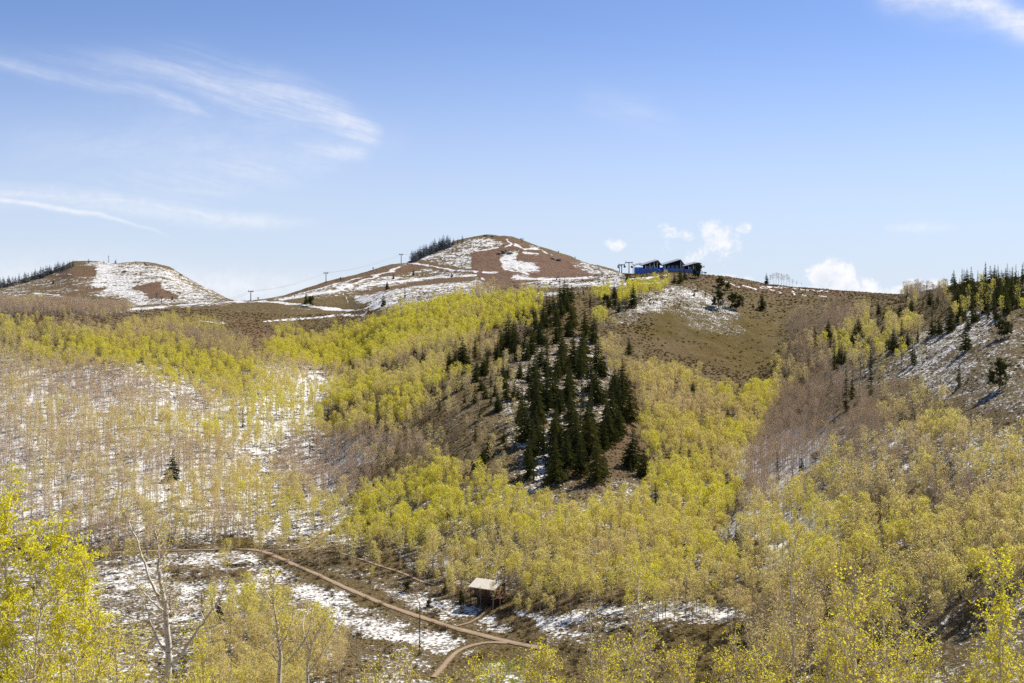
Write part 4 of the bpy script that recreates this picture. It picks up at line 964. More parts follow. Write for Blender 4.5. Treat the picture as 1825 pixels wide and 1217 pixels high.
# sagebrush, willow brush: ground cover
def bush(seed, n, r, hgt, size):
    g = np.random.default_rng(seed); C = Arr(); d = unit(g.normal(size=(n, 3))); d[:, 2] = np.abs(d[:, 2]); c = d*np.array([r, r, hgt])*g.uniform(.55, 1.05, (n, 1))
    C.quads(cards(g, c, size, .7, .6)); return C
def ground_cover():
    sg = [bush(700+i, 46, .75, .38, .34).mesh('sagebrush', [M['sage']]) for i in range(3)]
    wl = []
    for i in range(3):
        g = np.random.default_rng(800+i); C = Arr(); k = 120; a = g.normal(0, .35, (k, 3))*np.array([1, 1, 0]); e = a*2.6+np.column_stack([g.normal(0, .3, (k, 2)), g.uniform(.8, 1.9, k)]); C.quads(strips(g, a, e, .07)); C.quads(cards(g, e-np.array([0, 0, .15]), .22)); wl.append(C.mesh('willow', [M['willow']]))
    pts = []
    for y0, y1, st in ((240, 520, 2.0), (520, 800, 2.1), (800, 1100, 2.8)):
        for y in np.arange(y0, y1, st):
            hw = 930/F*y; xs = np.arange(-hw, hw, st); pts.append(np.column_stack([xs+RNG.uniform(-.5, .5, len(xs))*st, y+RNG.uniform(-.5, .5, len(xs))*st]))
    P = np.concatenate(pts); z = gz(P[:, 0], P[:, 1]); px, py = proj(P[:, 0], P[:, 1], z)
    ok = (hidden(P[:, 0], P[:, 1], z) < 2) & (road_dist(P[:, 0], P[:, 1]) > .9) & (px > -10) & (px < 1835) & (py < 1225)
    sn = snow.get(px, py); dn = dens.get(px, py); cl = fbm(P[:, 0]/7., P[:, 1]/7., 3)
    pr = np.clip((1.0-sn)*.85+cl*.9, .04, .95)*np.clip(1-dn*.75, .15, 1)*np.where(green.get(px, py) > .85, .12, 1.)*np.where(soil.get(px, py) > .75, .15, 1.)
    ok &= RNG.random(len(P)) < pr*np.where(P[:, 1] > 560, .75, .9)
    P = np.column_stack([P, z-.05])[ok]; px, py, sn = px[ok], py[ok], sn[ok]; n = len(P)
    valley = (py > 930) & (px < 1400) & (RNG.random(n) < np.where(sn < .5, .30, .06)) & (dn[ok] < .5)
    v = RNG.integers(0, 3, n) + np.where(valley, 3, 0)
    s = RNG.uniform(.45, 1.15, n)*np.where(valley, .75, np.clip(P[:, 1]/500, .8, 1.5))
    print('bushes', n)
    instanced('brush_cover', P, sg+wl, v, s, np.column_stack([np.zeros((n, 2)), RNG.uniform(0, 6.28, n)]), np.full(n, .5), 'low sagebrush and willow brush over the open ground', 'brush')
ground_cover()
# ------------------------------------------------------------------ buildings
M['blue'] = simple('blue_wall_wrap', (.09,.22,.72), .6, var=.2, scale=.6)
M['greyblue'] = simple('grey_sheathing', (.16,.19,.27), .8, var=.2, scale=.5)
M['navy'] = simple('interior_shade', (.018,.022,.04), .8, var=.3, scale=.4)
M['roofgrey'] = simple('roof_membrane', (.30,.31,.33), .6, var=.15, scale=.4)
M['fascia'] = simple('dark_fascia', (.05,.05,.06), .7)
M['postwood'] = simple('pale_timber', (.62,.60,.58), .8, scale=2.)
M['glass'] = simple('window_glass', (.03,.04,.06), .12, var=.1, spec=.6)
M['tin'] = simple('pale_metal_roof', (.66,.60,.49), .5, var=.06, scale=1.2, spec=.4)
M['cabinwood'] = simple('stained_boards', (.21,.10,.045), .8, var=.4, scale=2., aniso=(1, 1, 9))
M['cabindark'] = simple('dark_boards_and_shade', (.07,.042,.028), .85, var=.4, scale=2., aniso=(1, 1, 9))  # dark boards; on the lower wall this colour stands for shade
M['steel'] = simple('galvanised_steel', (.22,.24,.26), .5, .6, scale=2.)
M['darksteel'] = simple('dark_steel', (.06,.065,.07), .6, .3, scale=2.)
M['polewood'] = simple('dark_pole_wood', (.045,.032,.025), .9, scale=4., aniso=(1, 1, .2))
M['rock'] = simple('grey_brown_rock', (.16,.13,.11), .95, var=.5, scale=.8)
M['log'] = simple('bleached_log', (.42,.36,.29), .9, var=.35, scale=1.5)
M['white'] = simple('white_panel', (.7,.7,.7), .7, var=.05)

def lodge():
    cx = (1189.6-CX)/F*LODGE_Y; zb = (HOR-487)/F*LODGE_Y - .3
    r = empty('ski_lodge', (cx, LODGE_Y, zb))
    tag(r, 'ski lodge under construction with three gabled wings and blue wrapped walls on the ridge', 'building')
    wings = [(-25.2, 7.3, -9.1, 12.2, -5.2, 7.3, 0.), (-6.4, 7.3, 12., 12.7, 16.2, 7.3, -2.5), (13., 5.9, 29., 10.1, 33., 6.9, 2.)]
    dp = 17.
    for k, (xl, zl, xp, zp, xr, zr, y0) in enumerate(wings):
        th, rise = .55, 1.9
        rf = MB()           # two slabs that lift a little towards the back
        for (xa, za, xb, zb_) in ((xl, zl, xp, zp), (xp, zp, xr, zr)):
            vs = []
            for yy, up in ((y0-1.8, 0), (y0+dp, rise)):
                vs += [(xa, yy, za+up), (xb, yy, zb_+up), (xb, yy, zb_+up+th), (xa, yy, za+up+th)]
            rf.add(vs, ((0,1,2,3),(7,6,5,4),(3,2,6,7),(1,0,4,5),(0,3,7,4),(2,1,5,6)))
        ro = rf.build('roof', M['roofgrey'], r)
        fa = MB()
        for (xa, za, xb, zb_) in ((xl, zl, xp, zp), (xp, zp, xr, zr)):
            vs = [(xa, y0-1.86, za-.25), (xb, y0-1.86, zb_-.25), (xb, y0-1.86, zb_+th+.04), (xa, y0-1.86, za+th+.04)]
            vs += [(x, y-.12, z) for x, y, z in vs]; fa.add(vs, ((4,5,6,7),(3,2,1,0),(7,6,2,3),(0,1,5,4),(0,4,7,3),(1,2,6,5)))
        fa.build('fascia', M['fascia'], ro)
        wl, wr = xl+1.6, xr-1.1; lo = 4.9 if k < 2 else 4.2
        w = MB(); w.box(((wl+wr)/2, y0+.25, lo/2-.6), (wr-wl, .5, lo+1.2)); w.box((wl+.2, y0+dp/2, 3.1), (.4, dp-1, 6.2)); w.box((wr-.2, y0+dp/2, 3.), (.4, dp-1, 6.)); w.box(((wl+wr)/2, y0+dp-.5, 3.), (wr-wl-.9, .4, 6.)); w.build('wall', M['blue'], r)
        # grey sheathing boards on the lower wall, a little proud
        pn = MB()
        a, b = ((wl+1, wr-5) if k == 0 else (wl+.6, wr-1.) if k == 1 else (wl+5, wr-3))
        x = a
        while x < b-1:
            wd = random.uniform(1.1, 2.4); pn.box((x+wd/2, y0-.06, lo*.42), (wd*.86, .12, lo*random.uniform(.62, .8))); x += wd
        pn.build('sheathing', M['greyblue'], r)
        # deep recess of the open gable, its shade put into the wall colour
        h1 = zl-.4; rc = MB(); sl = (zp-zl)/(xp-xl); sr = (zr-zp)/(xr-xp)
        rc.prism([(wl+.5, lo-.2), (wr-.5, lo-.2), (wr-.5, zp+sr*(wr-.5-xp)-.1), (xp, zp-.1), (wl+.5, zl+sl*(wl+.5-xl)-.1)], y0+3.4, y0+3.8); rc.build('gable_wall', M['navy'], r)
        for f in ((.16, .40, .64, .80) if k == 0 else (.10, .86) if k == 1 else (.10, .34, .60, .86)):
            px_ = wl+(wr-wl)*f; top = (zl+sl*(px_-xl) if px_ < xp else zp+sr*(px_-xp))-.05
            b_ = MB(); b_.box((px_, y0+.3, (lo+top)/2), (.75 if k == 0 else .6, .6, top-lo)); b_.build('post', M['postwood'], r)
        for f in ((.28, .52) if k == 0 else (.3, .5, .7) if k == 1 else (.45, .7)):
            px_ = wl+(wr-wl)*f; wi = MB(); wi.box((px_, y0+3.33, lo+1.5), (2.4, .12, 2.1)); fw = wi.build('window', M['postwood'], r); pa = MB(); pa.box((px_, y0+3.25, lo+1.5), (2.1, .06, 1.8)); pa.build('pane', M['glass'], fw)
        if k == 0:
            bm_ = MB(); bm_.tube([(-15.5, y0+.4, lo), (-13.2, y0+.4, 8.6)], .3, 4); bm_.tube([(-10.8, y0+.4, lo), (-13., y0+.4, 8.6)], .3, 4); bm_.build('brace', M['postwood'], r)
        if k == 1:
            c_ = MB(); c_.box((wl+1.6, y0+.3, (lo+7.8)/2), (2.6, .5, 2.9)); c_.box((wr-1.2, y0+.3, (lo+7)/2), (1.4, .5, 2.)); c_.build('infill_panel', M['greyblue'], r)
    s = MB()                # lean-to at the left end
    s.add([(-32, -1.5, 7.4), (-24.6, -1.5, 9.3), (-24.6, 15, 10.9), (-32, 15, 9.0), (-32, -1.5, 7.8), (-24.6, -1.5, 9.7), (-24.6, 15, 11.3), (-32, 15, 9.4)], ((3,2,1,0),(4,5,6,7),(0,1,5,4),(1,2,6,5),(2,3,7,6),(3,0,4,7))); s.build('porch_roof', M['roofgrey'], r)
    s = MB(); s.box((-27.2, 2.2, 2.9), (6.2, .5, 6.6)); s.box((-30.2, 8, 2.9), (.4, 11, 6.6)); s.build('porch_wall', M['blue'], r)
    s = MB(); s.box((-27.9, 1.9, 5.2), (1.0, .1, 1.3)); s.build('porch_window', M['white'], r)
    for yy in (-.9, 12): s = MB(); s.box((-31.5, yy, 3.5), (.5, .5, 7.6 if yy < 0 else 10)); s.build('porch_post', M['postwood'], r)
    s = MB()                # outside stair between the wings
    s.tube([(-9., -1.4, 4.6), (-5.4, -1.4, 1.5)], .22, 4); s.tube([(-9., -.2, 4.6), (-5.4, -.2, 1.5)], .22, 4)
    for i in range(9): s.box((-9.+i*.45, -.8, 4.6-i*.388), (.42, 1.2, .066))
    s.build('stair', M['white'], r)
    s = MB(); s.box((-2, -2.9, -.55), (54, 3.6, .5)); s.build('footing', M['postwood'], r)
lodge()

def cabin():
    p = CABIN; r = empty('wood_cabin', (p[0], p[1], p[2]-.1), R(-30))
    tag(r, 'two-storey brown wood cabin with a pale metal roof in the valley', 'cabin')
    L, hf, hb, ze, zr = 4.6, 4.7, 3.6, 5.6, 7.3
    rf = MB()
    for ya, za, yb, zb in ((-hf, ze, 0, zr), (0, zr, hb, zr-(zr-ze)*hb/hf)):
        vs = [(-L, ya, za), (L, ya, za), (L, yb, zb), (-L, yb, zb)]; vs += [(x, y, z+.16) for x, y, z in vs]
        rf.add(vs, ((3,2,1,0),(4,5,6,7),(0,1,5,4),(1,2,6,5),(2,3,7,6),(3,0,4,7)))
    ro = rf.build('roof', M['tin'], r)
    sm = MB()
    for i in range(19):
        x = -L+.25+i*.478; sm.add([(x-.025, -hf, ze+.163), (x+.025, -hf, ze+.163), (x+.025, -.05, zr+.145), (x-.025, -.05, zr+.145), (x-.025, -hf, ze+.21), (x+.025, -hf, ze+.21), (x+.025, -.05, zr+.19), (x-.025, -.05, zr+.19)], ((4,5,6,7),(0,1,5,4),(1,2,6,5),(3,0,4,7)))
    sm.build('seam', M['tin'], ro)
    s = MB(); s.tube([(3.2, -.9, 6.9), (3.2, -.9, 8.0)], .11, 8); s.build('flue', M['darksteel'], ro)
    sl = (zr-ze)/hf; w = MB(); w.prism([(-2.6, 2.7), (2.9, 2.7), (2.9, zr-sl*2.9-.02), (0, zr-.02), (-2.6, zr-sl*2.6-.02)], -3.9, 3.9)
    # the gable outline runs along y: turn the prism
    w.v = [(y, x, z) for x, y, z in w.v]; w.f = [tuple(reversed(f)) for f in w.f]; w.build('wall', M['cabinwood'], r)
    lw = MB(); lw.box((0, .75, 1.15), (7.2, 4.0, 3.1)); lw.build('lower_wall', M['cabindark'], r)  # darker than the wall above: shade of the open lower storey as colour
    g = MB(); g.box((3.96, .2, 4.6), (.08, 1.9, 1.5)); g.build('gable_panel', M['cabinwood'], r)
    for y_, z_, wd in ((-1.5, 4.3, .9), (1.2, 4.3, .8)):
        f = MB(); f.box((3.95, y_, z_), (.1, wd+.2, 1.3)); fo = f.build('window', M['cabindark'], r); q = MB(); q.box((4.02, y_, z_), (.06, wd, 1.1)); q.build('pane', M['glass'], fo)
    for x_ in (-1.9, 1.7):
        f = MB(); f.box((x_, -2.64, 4.1), (1.3, .1, 1.5)); fo = f.build('window', M['cabindark'], r); q = MB(); q.box((x_, -2.71, 4.1), (1.1, .06, 1.3)); q.build('pane', M['glass'], fo)
    f = MB(); f.box((0, -1.31, 1.1), (1.1, .1, 2.1)); do = f.build('door', M['cabindark'], r); f = MB(); f.box((.4, -1.39, 1.05), (.06, .07, .14)); f.build('handle', M['steel'], do)
    d = MB(); d.box((0, -3.55, 2.75), (8.2, 1.7, .16)); d.box((4.75, .3, 2.75), (1.5, 6, .16)); d.build('deck', M['cabindark'], r)
    for x_ in (-4.0, -1.4, 1.4, 4.0):
        q = MB(); q.box((x_, -4.2, 2.6), (.2, .2, 6.0)); q.build('post', M['cabindark'], r)
    q = MB()
    for z_ in (3.35, 3.75): q.box((0, -4.33, z_), (8.2, .06, .09))
    for i in range(17): q.box((-4+i*.5, -4.33, 3.3), (.05, .04, .9))
    q.build('railing', M['cabindark'], r)
    for y_ in (-2.4, .3, 3.1):
        q = MB(); q.box((5.35, y_, 1.1), (.18, .18, 3.2)); q.build('post', M['cabindark'], r)
cabin()

# ------------------------------------------------------------------ lifts
def lift_tower(px, py, hp, yaw, label, name='chairlift_tower', group=None, wide=5.5):
    p = hit(px, py, y0=900); h = hp/F*p[1]; r = empty(name, (p[0], p[1], p[2]-.3), yaw); tag(r, label, 'lift tower', group)
    q = MB(); q.tube([(0, 0, 0), (0, 0, h*.96)], [.55, .42], 8); q.build('pole', M['darksteel'], r)
    q = MB(); q.box((0, 0, h*.95), (wide, .7, .7)); q.tube([(-wide*.22, 0, h*.95), (0, 0, h*.86), (wide*.22, 0, h*.95)], .14, 4); q.build('crossarm', M['darksteel'], r)
    for s in (-1, 1):
        q = MB(); q.box((s*wide*.46, 0, h*.95-.65), (.3, 4.2, .4))
        for i in range(6): q.tube([(s*wide*.46-.22, -1.8+i*.72, h*.95-.45), (s*wide*.46+.22, -1.8+i*.72, h*.95-.45)], .3, 8)
        q.build('sheave_bank', M['steel'], r)
        q = MB(); q.tube([(s*wide*.46, 0, h*.95), (s*wide*.46, 0, h+.8)], .12, 4); q.tube([(s*wide*.46, -1, h+.8), (s*wide*.46, 1, h+.8)], .12, 4); q.build('lifting_frame', M['darksteel'], r)
    return (p[0], p[1], p[2]-.3+h*.95)
TW = [lift_tower(447, 536.5, 19, R(30), 'chairlift tower lowest on the saddle left of the peak', group='chairlift towers up the peak'),
      lift_tower(581, 505, 20, R(30), 'chairlift tower halfway up the snowy shoulder of the peak', group='chairlift towers up the peak'),
      lift_tower(715, 467, 17, R(30), 'chairlift tower beside the frosted tree row near the peak', group='chairlift towers up the peak'),
      lift_tower(930, 433, 8, R(30), 'small chairlift tower right of the peak summit', group='chairlift towers up the peak')]
def cable(a, b, side, sag):
    q = MB(); pts = [np.array(a)+(np.array(b)-np.array(a))*t + np.array([side, 0, -sag*4*t*(1-t)+.2]) for t in np.linspace(0, 1, 13)]
    q.tube(pts, .07, 4); return q
q = MB()
TS = [at(330, 548, 1180)] + TW[:3] + [at(790, 436, 1700)]
for side in (-2.5, 2.5):
    for i in range(len(TS)-1):
        a, b = np.array(TS[i]), np.array(TS[i+1]); q.tube([a+(b-a)*t+np.array([side, 0, -7*4*t*(1-t)*.6+.1]) for t in np.linspace(0, 1, 12)], .06, 4)
tag(q.build('lift_cable', M['darksteel']), 'thin haul cable strung between the chairlift towers up the peak', 'cable')
for px, py, hp, lb in ((460,536,6,'short dark snowmaking post on the saddle'),(525,530.5,4,'stubby dark post on the snowy shoulder crest'),(607,500,6,'short dark post just right of the mid shoulder tower'),(665,484,7,'short dark post between the two upper chairlift towers'),
                     (845,424,3,'tiny sign post on the peak summit'),(995,452,5,'tiny dark post on the right flank skyline of the peak'),(1025,462,4,'tiny post lower on the right flank skyline of the peak')):
    p = hit(px, py, y0=900); h = hp/F*p[1]; r = empty('snow_gun', (p[0], p[1], p[2]-.2)); tag(r, lb, 'snowmaking post')
    q = MB(); q.tube([(0, 0, 0), (0, 0, h*.8)], .35, 6); q.build('pole', M['darksteel'], r); q = MB(); q.box((0, 0, h*.88), (1.6, 1.6, h*.3)); q.build('head', M['darksteel'], r)
for px, py, hp, lb in ((107,552,16,'faint lift tower in front of the brown woods at left'),(288,541,12,'lift tower at the snowy road below the left hill'),(279,530,7,'small lift tower on the brown patch of the left hill'),(1073,494,9,'thin lift tower at the foot of the peak near the lodge'),(992,500,6,'small lift tower low on the brown ski run')):
    lift_tower(px, py, hp, R(50), lb, wide=4.)
GT = [lift_tower(1121, 487, 21, R(15), 'tall grey gondola tower nearest the lodge', 'gondola_tower', 'gondola towers', 8.),
      lift_tower(1108, 485, 16, R(15), 'shorter gondola tower just left of the tall one', 'gondola_tower', 'gondola towers', 7.),
      lift_tower(1104, 484.5, 12, R(15), 'shortest gondola tower at the left end of the lodge lift', 'gondola_tower', 'gondola towers', 5.)]
for px, py, Y, lb in ((1113.3,475,1060,'round grey gondola cabin hanging between the two towers'),(1126,475.5,1050,'round grey gondola cabin hanging beside the lodge porch'),(1102.5,476,1075,'small gondola cabin hanging left of the gondola towers')):
    p = at(px, py, Y); r = empty('gondola_cabin', (p[0], p[1], p[2]-1.1)); tag(r, lb, 'gondola cabin', 'gondola cabins')
    me = bpy.data.meshes.new('body'); bm = bmesh.new(); bmesh.ops.create_uvsphere(bm, u_segments=14, v_segments=10, radius=1.)
    for v in bm.verts: v.co = (max(-.85, min(.85, v.co.x))*1.25, max(-.85, min(.85, v.co.y))*1.35, max(-.8, min(.85, v.co.z))*1.3+1.1)
    bm.to_mesh(me); bm.free(); me.materials.append(M['steel']); link('body', me, r)
    q = MB(); q.box((0, -1.17, 1.4), (1.5, .06, .9)); q.box((1.08, 0, 1.4), (.06, 1.5, .9)); q.build('window', M['glass'], r)
    q = MB(); q.tube([(0, 0, 2.2), (.3, 0, 2.9), (0, 0, 3.6)], .09, 5); q.build('hanger', M['darksteel'], r)
p = hit(193.5, 467, y0=1500); r = empty('radio_mast', (p[0], p[1], p[2]-.5)); tag(r, 'slender radio mast on top of the left hill', 'mast'); h = 15.
q = MB()
for a in range(3): q.tube([(cos(a*2.09)*.9, sin(a*2.09)*.9, 0), (cos(a*2.09)*.35, sin(a*2.09)*.35, h)], .14, 4)
for i in range(8):
    z0 = i*h/8; k0 = .9-.55*i/8; k1 = .9-.55*(i+1)/8
    for a in range(3): q.tube([(cos(a*2.09)*k0, sin(a*2.09)*k0, z0), (cos(a*2.09+2.09)*k1, sin(a*2.09+2.09)*k1, z0+h/8)], .08, 3)
q.build('lattice', M['steel'], r); q = MB(); q.tube([(0, 0, h), (0, 0, h+2.5)], .12, 4); q.box((0, 0, h-2), (1.6, .4, 1.)); q.build('antenna', M['steel'], r)
p = hit(1257, 492); r = empty('trail_sign', (p[0], p[1], p[2]-.2)); tag(r, 'dark A-frame trail sign on the skyline right of the lodge', 'sign')
q = MB(); q.tube([(-1.2, 0, 0), (0, 0, 4.)], .22, 4); q.tube([(1.2, 0, 0), (0, 0, 4.)], .22, 4); q.build('leg', M['polewood'], r); q = MB(); q.box((.2, 0, 3.3), (2.2, .2, .9)); q.build('board', M['polewood'], r)
# poles in the valley
for px, py, hp, lb in ((1262,1151,32,'dark wooden pole in the brush below the right woods'),(748,1166,92,'tall thin dark pole standing across the dirt road'),(1710,1148,13,'short dark pole in the brush at lower right')):
    p = hit(px, py); h = hp/F*p[1]; q = MB(); q.tube([(0, 0, -.5), (.05, 0, h*.5), (0, .05, h)], [.15, .13, .09], 7); q.box((0, 0, h*.93), (1.1, .1, .12)) if hp < 90 else None
    tag(q.build('utility_pole', M['polewood'], None, p), lb, 'pole')
# rocks on the far hills, logs on the spur
def rock(px, py, s, lb, y0=900):
    p = hit(px, py, y0=y0); g = np.random.default_rng(int(px*7)); bm = bmesh.new(); me = bpy.data.meshes.new('rock')
    bmesh.ops.create_icosphere(bm, subdivisions=3, radius=1.)
    for v in bm.verts:
        c = v.co; k = 1+.5*float(fbm(np.array([c.x*1.6+px]), np.array([c.y*1.6+c.z*2.1]), 3)[0]); v.co = c*k
    bm.to_mesh(me); bm.free(); me.materials.append(M['rock']); o = link('boulder', me, None, (p[0], p[1], p[2]+s*.1)); o.scale = (s*1.5, s, s*.75); o.rotation_euler = (.2, .1, px)
    tag(o, lb, 'boulder')
for a in ((890,453,3.4,'dark boulder at the left end of the outcrop on the ski run'),(899,451,4.2,'largest dark boulder of the outcrop on the ski run'),(908,453,3.2,'dark boulder at the right end of the outcrop'),(985,462,3.,'brown boulder above the right ski run'),(995,465,3.4,'brown boulder lower on the right ski run'),
          (866,421,3.2,'boulder on the peak summit'),(878,422,2.6,'small boulder right of the peak summit'),(222,485,3.5,'dark boulder on the snow of the left hill'),(262,473,3.6,'boulder on the right shoulder skyline of the left hill'),(322,491,3.4,'boulder on the steep right skyline of the left hill')): rock(*a)
shb = [bush(900+i, 120, 1.6, 1.5, .6).mesh('shrub', [M['sage']]) for i in range(2)]
for i, (px, py, s, lb) in enumerate(((140,556,1.6,'larger dark shrub on the left bench skyline'),(158,558,1.,'small dark shrub on the left bench'),(62,551,.8,'tiny dark shrub on the bench before the brown woods'),(186,571,1.4,'round dark shrub above the green aspens'),(103,554,.9,'low dark shrub near the faint lift tower'))):
    p = hit(px, py); o = link('shrub', shb[i % 2], None, p); o.scale = (s,)*3; tag(o, lb, 'shrub', 'shrubs on the left bench')
LOGS = [((755,775),(800,752)),((770,790),(790,778)),((778,812),(797,797)),((800,770),(832,750)),((812,745),(835,733)),((730,768),(770,757)),((690,800),(700,784))]
for i, (a, b) in enumerate(LOGS):
    A, B = np.array(hit(*a)), np.array(hit(*b)); q = MB(); n_ = 6; pts = []
    for t in np.linspace(0, 1, n_):
        x, y = (A+(B-A)*t)[:2]; pts.append((x, y, float(gz(x, y))+.3))
    q.tube(pts, np.linspace(.2, .09, n_), 6); tag(q.build('fallen_log', M['log']), 'bleached fallen log on the brushy slope left of the conifer stand', 'log', 'fallen logs on the spur')

# ------------------------------------------------------------------ aspens close to the camera
def grow(limbs, seed, leafy_, twigs=1.0, lsize=.085, reach=1.0):
    """limbs: list of (points, r0, r1). Adds side branches, twigs and young leaves -> trunk, crown"""
    g = np.random.default_rng(seed); T, C = Arr(), Arr(); S = []
    for k, (pts, r0, r1) in enumerate(limbs):
        pts = np.array(pts, float); t = np.linspace(0, 1, len(pts)); tt = np.linspace(0, 1, max(4, len(pts)*3))
        pp = np.column_stack([np.interp(tt, t, pts[:, i]) for i in range(3)]); pp[1:-1] = (pp[:-2]+2*pp[1:-1]+pp[2:])/4; pp[1:] += g.normal(0, .018, (len(pp)-1, 3))
        T.tube(pp, r0*(1-tt)+r1*tt, 7 if r0 > .05 else 5)
        L = np.linalg.norm(np.diff(pp, axis=0), axis=1).sum(); S.append((pp, L, r0, k))
    ends = []; A, B, Wd = [], [], []
    for pp, L, r0, k in S:
        lo = .35 if k == 0 else .12
        for i in range(int((5 if k == 0 else 4.6)*L*twigs)):
            f = g.uniform(lo, 1)**.8; j = min(int(f*(len(pp)-1)), len(pp)-2); p = pp[j]+(pp[j+1]-pp[j])*(f*(len(pp)-1)-j); ax = unit(pp[j+1]-pp[j])
            d = unit(ax*.55+g.normal(0, .75, 3)+np.array([0, 0, .35])); bl = g.uniform(.35, 1.15)*(1.15-f*.6)*reach
            m = p+d*bl*.5; e = m+unit(d+np.array([0, 0, .5])+g.normal(0, .2, 3))*bl*.6
            C.tube([p, m, e], [.013, .009, .004], 3, 1)
            for q in range(g.integers(4, 8)):
                s = g.uniform(.2, 1); b = p+(e-p)*s; dd = unit(d*.5+g.normal(0, .7, 3)+np.array([0, 0, .45])); tip = b+dd*g.uniform(.12, .42)
                A.append(b); B.append(tip); ends.append(tip); ends.append(b+(tip-b)*.55)
    A, B, ends = np.array(A), np.array(B), np.array(ends)
    C.quads(strips(g, A, B, .014), 1)
    if leafy_ > 0:
        sel = ends[g.random(len(ends)) < min(1, .25+leafy_*.6)]; k = int(len(sel)*(1.3+2.9*leafy_)); i = g.integers(0, len(sel), k)
        C.quads(cards(g, sel[i]+g.normal(0, .055, (k, 3)), lsize), 0)
    return T, C
def limbs_from_pixels(paths, Y, seed):
    """limbs seen in the photo, set at distance Y and spread in depth; heights from the ground up"""
    g = np.random.default_rng(seed); out = []
    for k, (pts, r0, r1) in enumerate(paths):
        dy = 0 if k == 0 else g.uniform(-1.4, 1.4); n = len(pts); w = []
        for i, (a, b) in enumerate(pts):
            yy = Y + dy*i/(n-1); w.append(at(a, b, Y)[:1] + (yy, at(a, b, Y)[2]))
        out.append((w, r0, r1))
    x, y, z = out[0][0][0]; zg = float(gz(x, y))
    out[0] = ([(x-.1, y, zg-.3), (x, y, (z+zg)/2)]+out[0][0], out[0][1]*1.25, out[0][2])
    base = np.array((x, y, zg))
    return [([tuple(np.array(p)-base) for p in pts], r0, r1) for pts, r0, r1 in out], tuple(base)
def place_near_tree(limbs, base, seed, leafy_, label, twigs=1., lsize=.085, reach=1.):
    T, C = grow(limbs, seed, leafy_, twigs, lsize, reach)
    r = empty('aspen_tree', base); link('trunk', T.mesh('trunk', [M['bark']], True), r); c = link('crown', C.mesh('crown', [M['leaf_near'], M['twig_near']]), r); c['tint'] = .45+.4*leafy_
    tag(r, label, 'aspen', 'aspens just below the camera'); return r
M['twig_near'] = leafy('young_aspen_twigs', (.52,.40,.30), (.58,.46,.34), (.6,.5,.34), .0, .3, False, .4)
def C1(L): return [(x*.2934, 860+y*.2934) for x, y in L]
def C2(L): return [(460+x*.2547, 907+y*.2547) for x, y in L]
big = [(C1([(1020,1217),(1025,1090),(1020,950),(1010,800),(1005,740),(985,640),(965,560),(960,500),(965,400),(940,290)]), .125, .02),
 (C1([(1000,750),(930,660),(870,530),(830,430),(790,350),(740,270),(700,220)]), .055, .012), (C1([(1005,790),(930,750),(860,700),(800,650),(740,630)]), .045, .01),
 (C1([(1015,1030),(960,950),(920,860),(890,760),(860,690)]), .06, .012), (C1([(960,945),(880,950),(820,930),(780,925)]), .04, .008), (C1([(900,845),(830,800),(760,730),(700,690)]), .035, .008),
 (C1([(1045,1100),(1100,1050),(1150,970),(1210,880),(1280,790),(1330,720),(1380,640),(1400,600)]), .062, .01), (C1([(1040,1010),(1100,950),(1140,910)]), .035, .008),
 (C1([(1020,810),(1070,760),(1110,690)]), .03, .008), (C1([(1015,710),(1090,670),(1160,610)]), .03, .008), (C1([(1030,850),(1090,810),(1110,770)]), .028, .008),
 (C1([(1240,835),(1200,770),(1195,700)]), .025, .007), (C1([(1220,890),(1300,860),(1380,820),(1480,750)]), .026, .006)]
lb_, bs_ = limbs_from_pixels(big, 38., 5)
place_near_tree(lb_, bs_, 21, .12, 'big bare pale aspen with wide forked limbs at lower left', .85, .06)
two = [(C2([(150,1217),(155,1080),(150,950),(130,850),(120,700),(100,560),(110,480)]), .09, .015), (C2([(120,690),(60,600),(20,510)]), .03, .008), (C2([(150,960),(190,900),(250,780),(255,600)]), .035, .008),
 (C2([(190,1090),(300,960),(360,850),(385,700),(380,600)]), .04, .008), (C2([(155,1080),(100,1010),(40,940)]), .03, .006)]
lb_, bs_ = limbs_from_pixels(two, 44., 6); place_near_tree(lb_, bs_, 22, .3, 'thin aspen with upswept dark limbs and leafy tips, before the valley grove', .75, .066)
two = [(C2([(350,1217),(345,1100),(370,960),(420,850),(480,760)]), .07, .012), (C2([(355,1150),(400,1080),(470,960),(570,780)]), .04, .008), (C2([(360,1000),(290,850),(300,780)]), .035, .008)]
lb_, bs_ = limbs_from_pixels(two, 46., 7); place_near_tree(lb_, bs_, 23, .15, 'bare leaning aspen with a forked stem right of the thin upswept aspen', .7, .066)
def auto_limbs(seed, h, spread, nl=13, r=.10):
    g = np.random.default_rng(seed); n = 8; zz = np.linspace(0, h, n); off = np.cumsum(g.normal(0, .13, (n, 2)), axis=0); off[0] = 0
    stem = np.column_stack([off, zz]); L = [(stem, r, .015)]
    for i in range(nl):
        f = .30+.66*(i+g.uniform(0, 1))/nl; c = np.array([np.interp(f*h, zz, off[:, 0]), np.interp(f*h, zz, off[:, 1]), f*h]); az = i*2.4+g.uniform(-.5, .5)
        ll = spread*(1.25-f*.85)*g.uniform(.7, 1.2); pts = [c]; d = np.array([cos(az), sin(az), g.uniform(.5, 1.1)])
        for k in range(4): d = unit(d+np.array([0, 0, .22])+g.normal(0, .14, 3)); pts.append(pts[-1]+d*ll/4)
        L.append((pts, .035*(1.2-f*.7), .006))
    return L
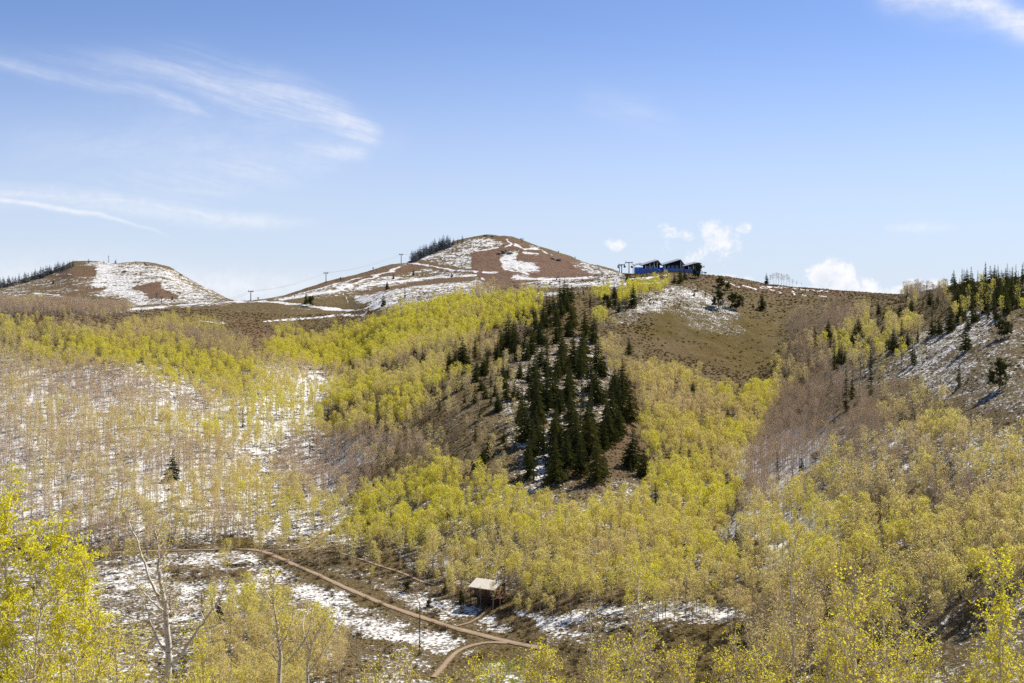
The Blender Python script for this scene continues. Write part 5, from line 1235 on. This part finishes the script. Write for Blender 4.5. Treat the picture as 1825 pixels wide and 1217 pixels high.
def auto_tree(px, top, Y, leafy_, label, spread=2.2, nl=13, twigs=.8, lsize=.085, r=.09, reach=1.):
    x = (px-CX)/F*Y; zg = float(gz(x, Y)); h = (HOR-top)/F*Y-zg; sd = int(px*3+top)
    place_near_tree(auto_limbs(sd, h, spread, nl, r), (x, Y, zg-.2), sd, leafy_, label, twigs, lsize, reach)
FG = [
 (15,882,40,1.0,'tall bright yellow aspen filling the left edge',3.4,20,1.0,.084),(75,925,42,1.,'bright yellow aspen right beside the left edge tree',3.0,18,1.,.084),(-45,905,39,1.,'yellow aspen cut by the left edge of the view',3.2,18,1.,.084),(118,985,41,.95,'yellow aspen at the right side of the bright left clump',2.4,15,1.,.084),
 (45,1050,34,.5,'pale-stemmed aspen low in front of the bright left clump',2.2,14,.8,.058),(165,1090,36,.8,'yellow aspen between the left clump and the big bare aspen',2.0,14,.9,.058),(215,1105,40,.75,'low yellow aspen left behind the big bare aspen',2.0,13,.9,.058),(262,1135,41,.7,'low yellow aspen directly behind the big bare aspen',2.,12,.9,.058),(345,1120,43,.85,'bright low aspen right of the big bare aspen',1.9,13,.9,.058),(130,1150,33,.6,'short leafy aspen at the bottom left',1.8,12,.9,.056),
 (1110,975,47,.28,'tall sparse aspen before the valley meadow at centre right',2.0,13,.75,.058),(1075,1040,45,.25,'slighter sparse aspen left of the tall sparse one',1.6,11,.75,.056),(1150,1060,46,.3,'slighter sparse aspen right of the tall sparse one',1.6,11,.75,.056),
 (1432,925,44,.22,'tall pinkish twiggy aspen before the right woods',2.3,14,.9,.075),(1530,1010,38,.5,'thick pale-stemmed aspen with thin yellow leaves at lower right',2.6,16,.9,.09),(1585,990,44,.85,'slim yellow-topped aspen behind the thick pale one',1.7,14,.9,.058),(1480,1050,40,.4,'sparse aspen between the pinkish and the thick pale aspen',1.9,13,.8,.056),
 (1812,985,40,.8,'leafy yellow aspen at the right edge',2.3,16,.9,.09),(1760,1075,42,.7,'leafy aspen beside the right edge tree',2.,14,.9,.058),(1650,1085,41,.6,'leafy low aspen right of the slim yellow-topped one',2.,14,.9,.058),
 (1365,1080,44,.3,'low twiggy aspen below the pinkish aspen',1.9,13,.8,.056),(1300,1105,45,.45,'low aspen right of the dark wooden pole',1.7,12,.8,.056),
]
for a in FG: auto_tree(*((a[:1]+(a[1]+14,)+a[2:3]+(a[3]*.8,)+a[4:]) if a[0] > 1000 else a))
low = [(655,1150),(700,1165),(745,1155),(790,1172),(835,1150),(880,1158),(925,1140),(965,1128),(1005,1142),(1045,1130),(1085,1125),(1130,1128),(1180,1135),(1225,1140),(1265,1155),(1310,1142),(1350,1140),(1400,1130),(1450,1125),(1500,1132),(1560,1125),(1610,1120),(1665,1130),(1705,1160),(1740,1150),(1790,1140),(420,1165),(60,1140),(230,1160),(330,1165)]
for i, (px, top) in enumerate(low):
    top += 22
    lf_ = .25 if 640 < px < 760 or px == 420 else (.5 if i % 3 else .25)
    auto_tree(px, top, 36+(i*5) % 11, lf_, 'young aspen top in the yellow thicket along the bottom, %s from left' % ('' ) if False else ('sparse twiggy' if lf_ < .3 else 'yellow-leafed' if lf_ > .5 else 'thinly leafed')+' young aspen in the thicket along the bottom edge', 1.7, 14, 1.35, .062, .05, .9)
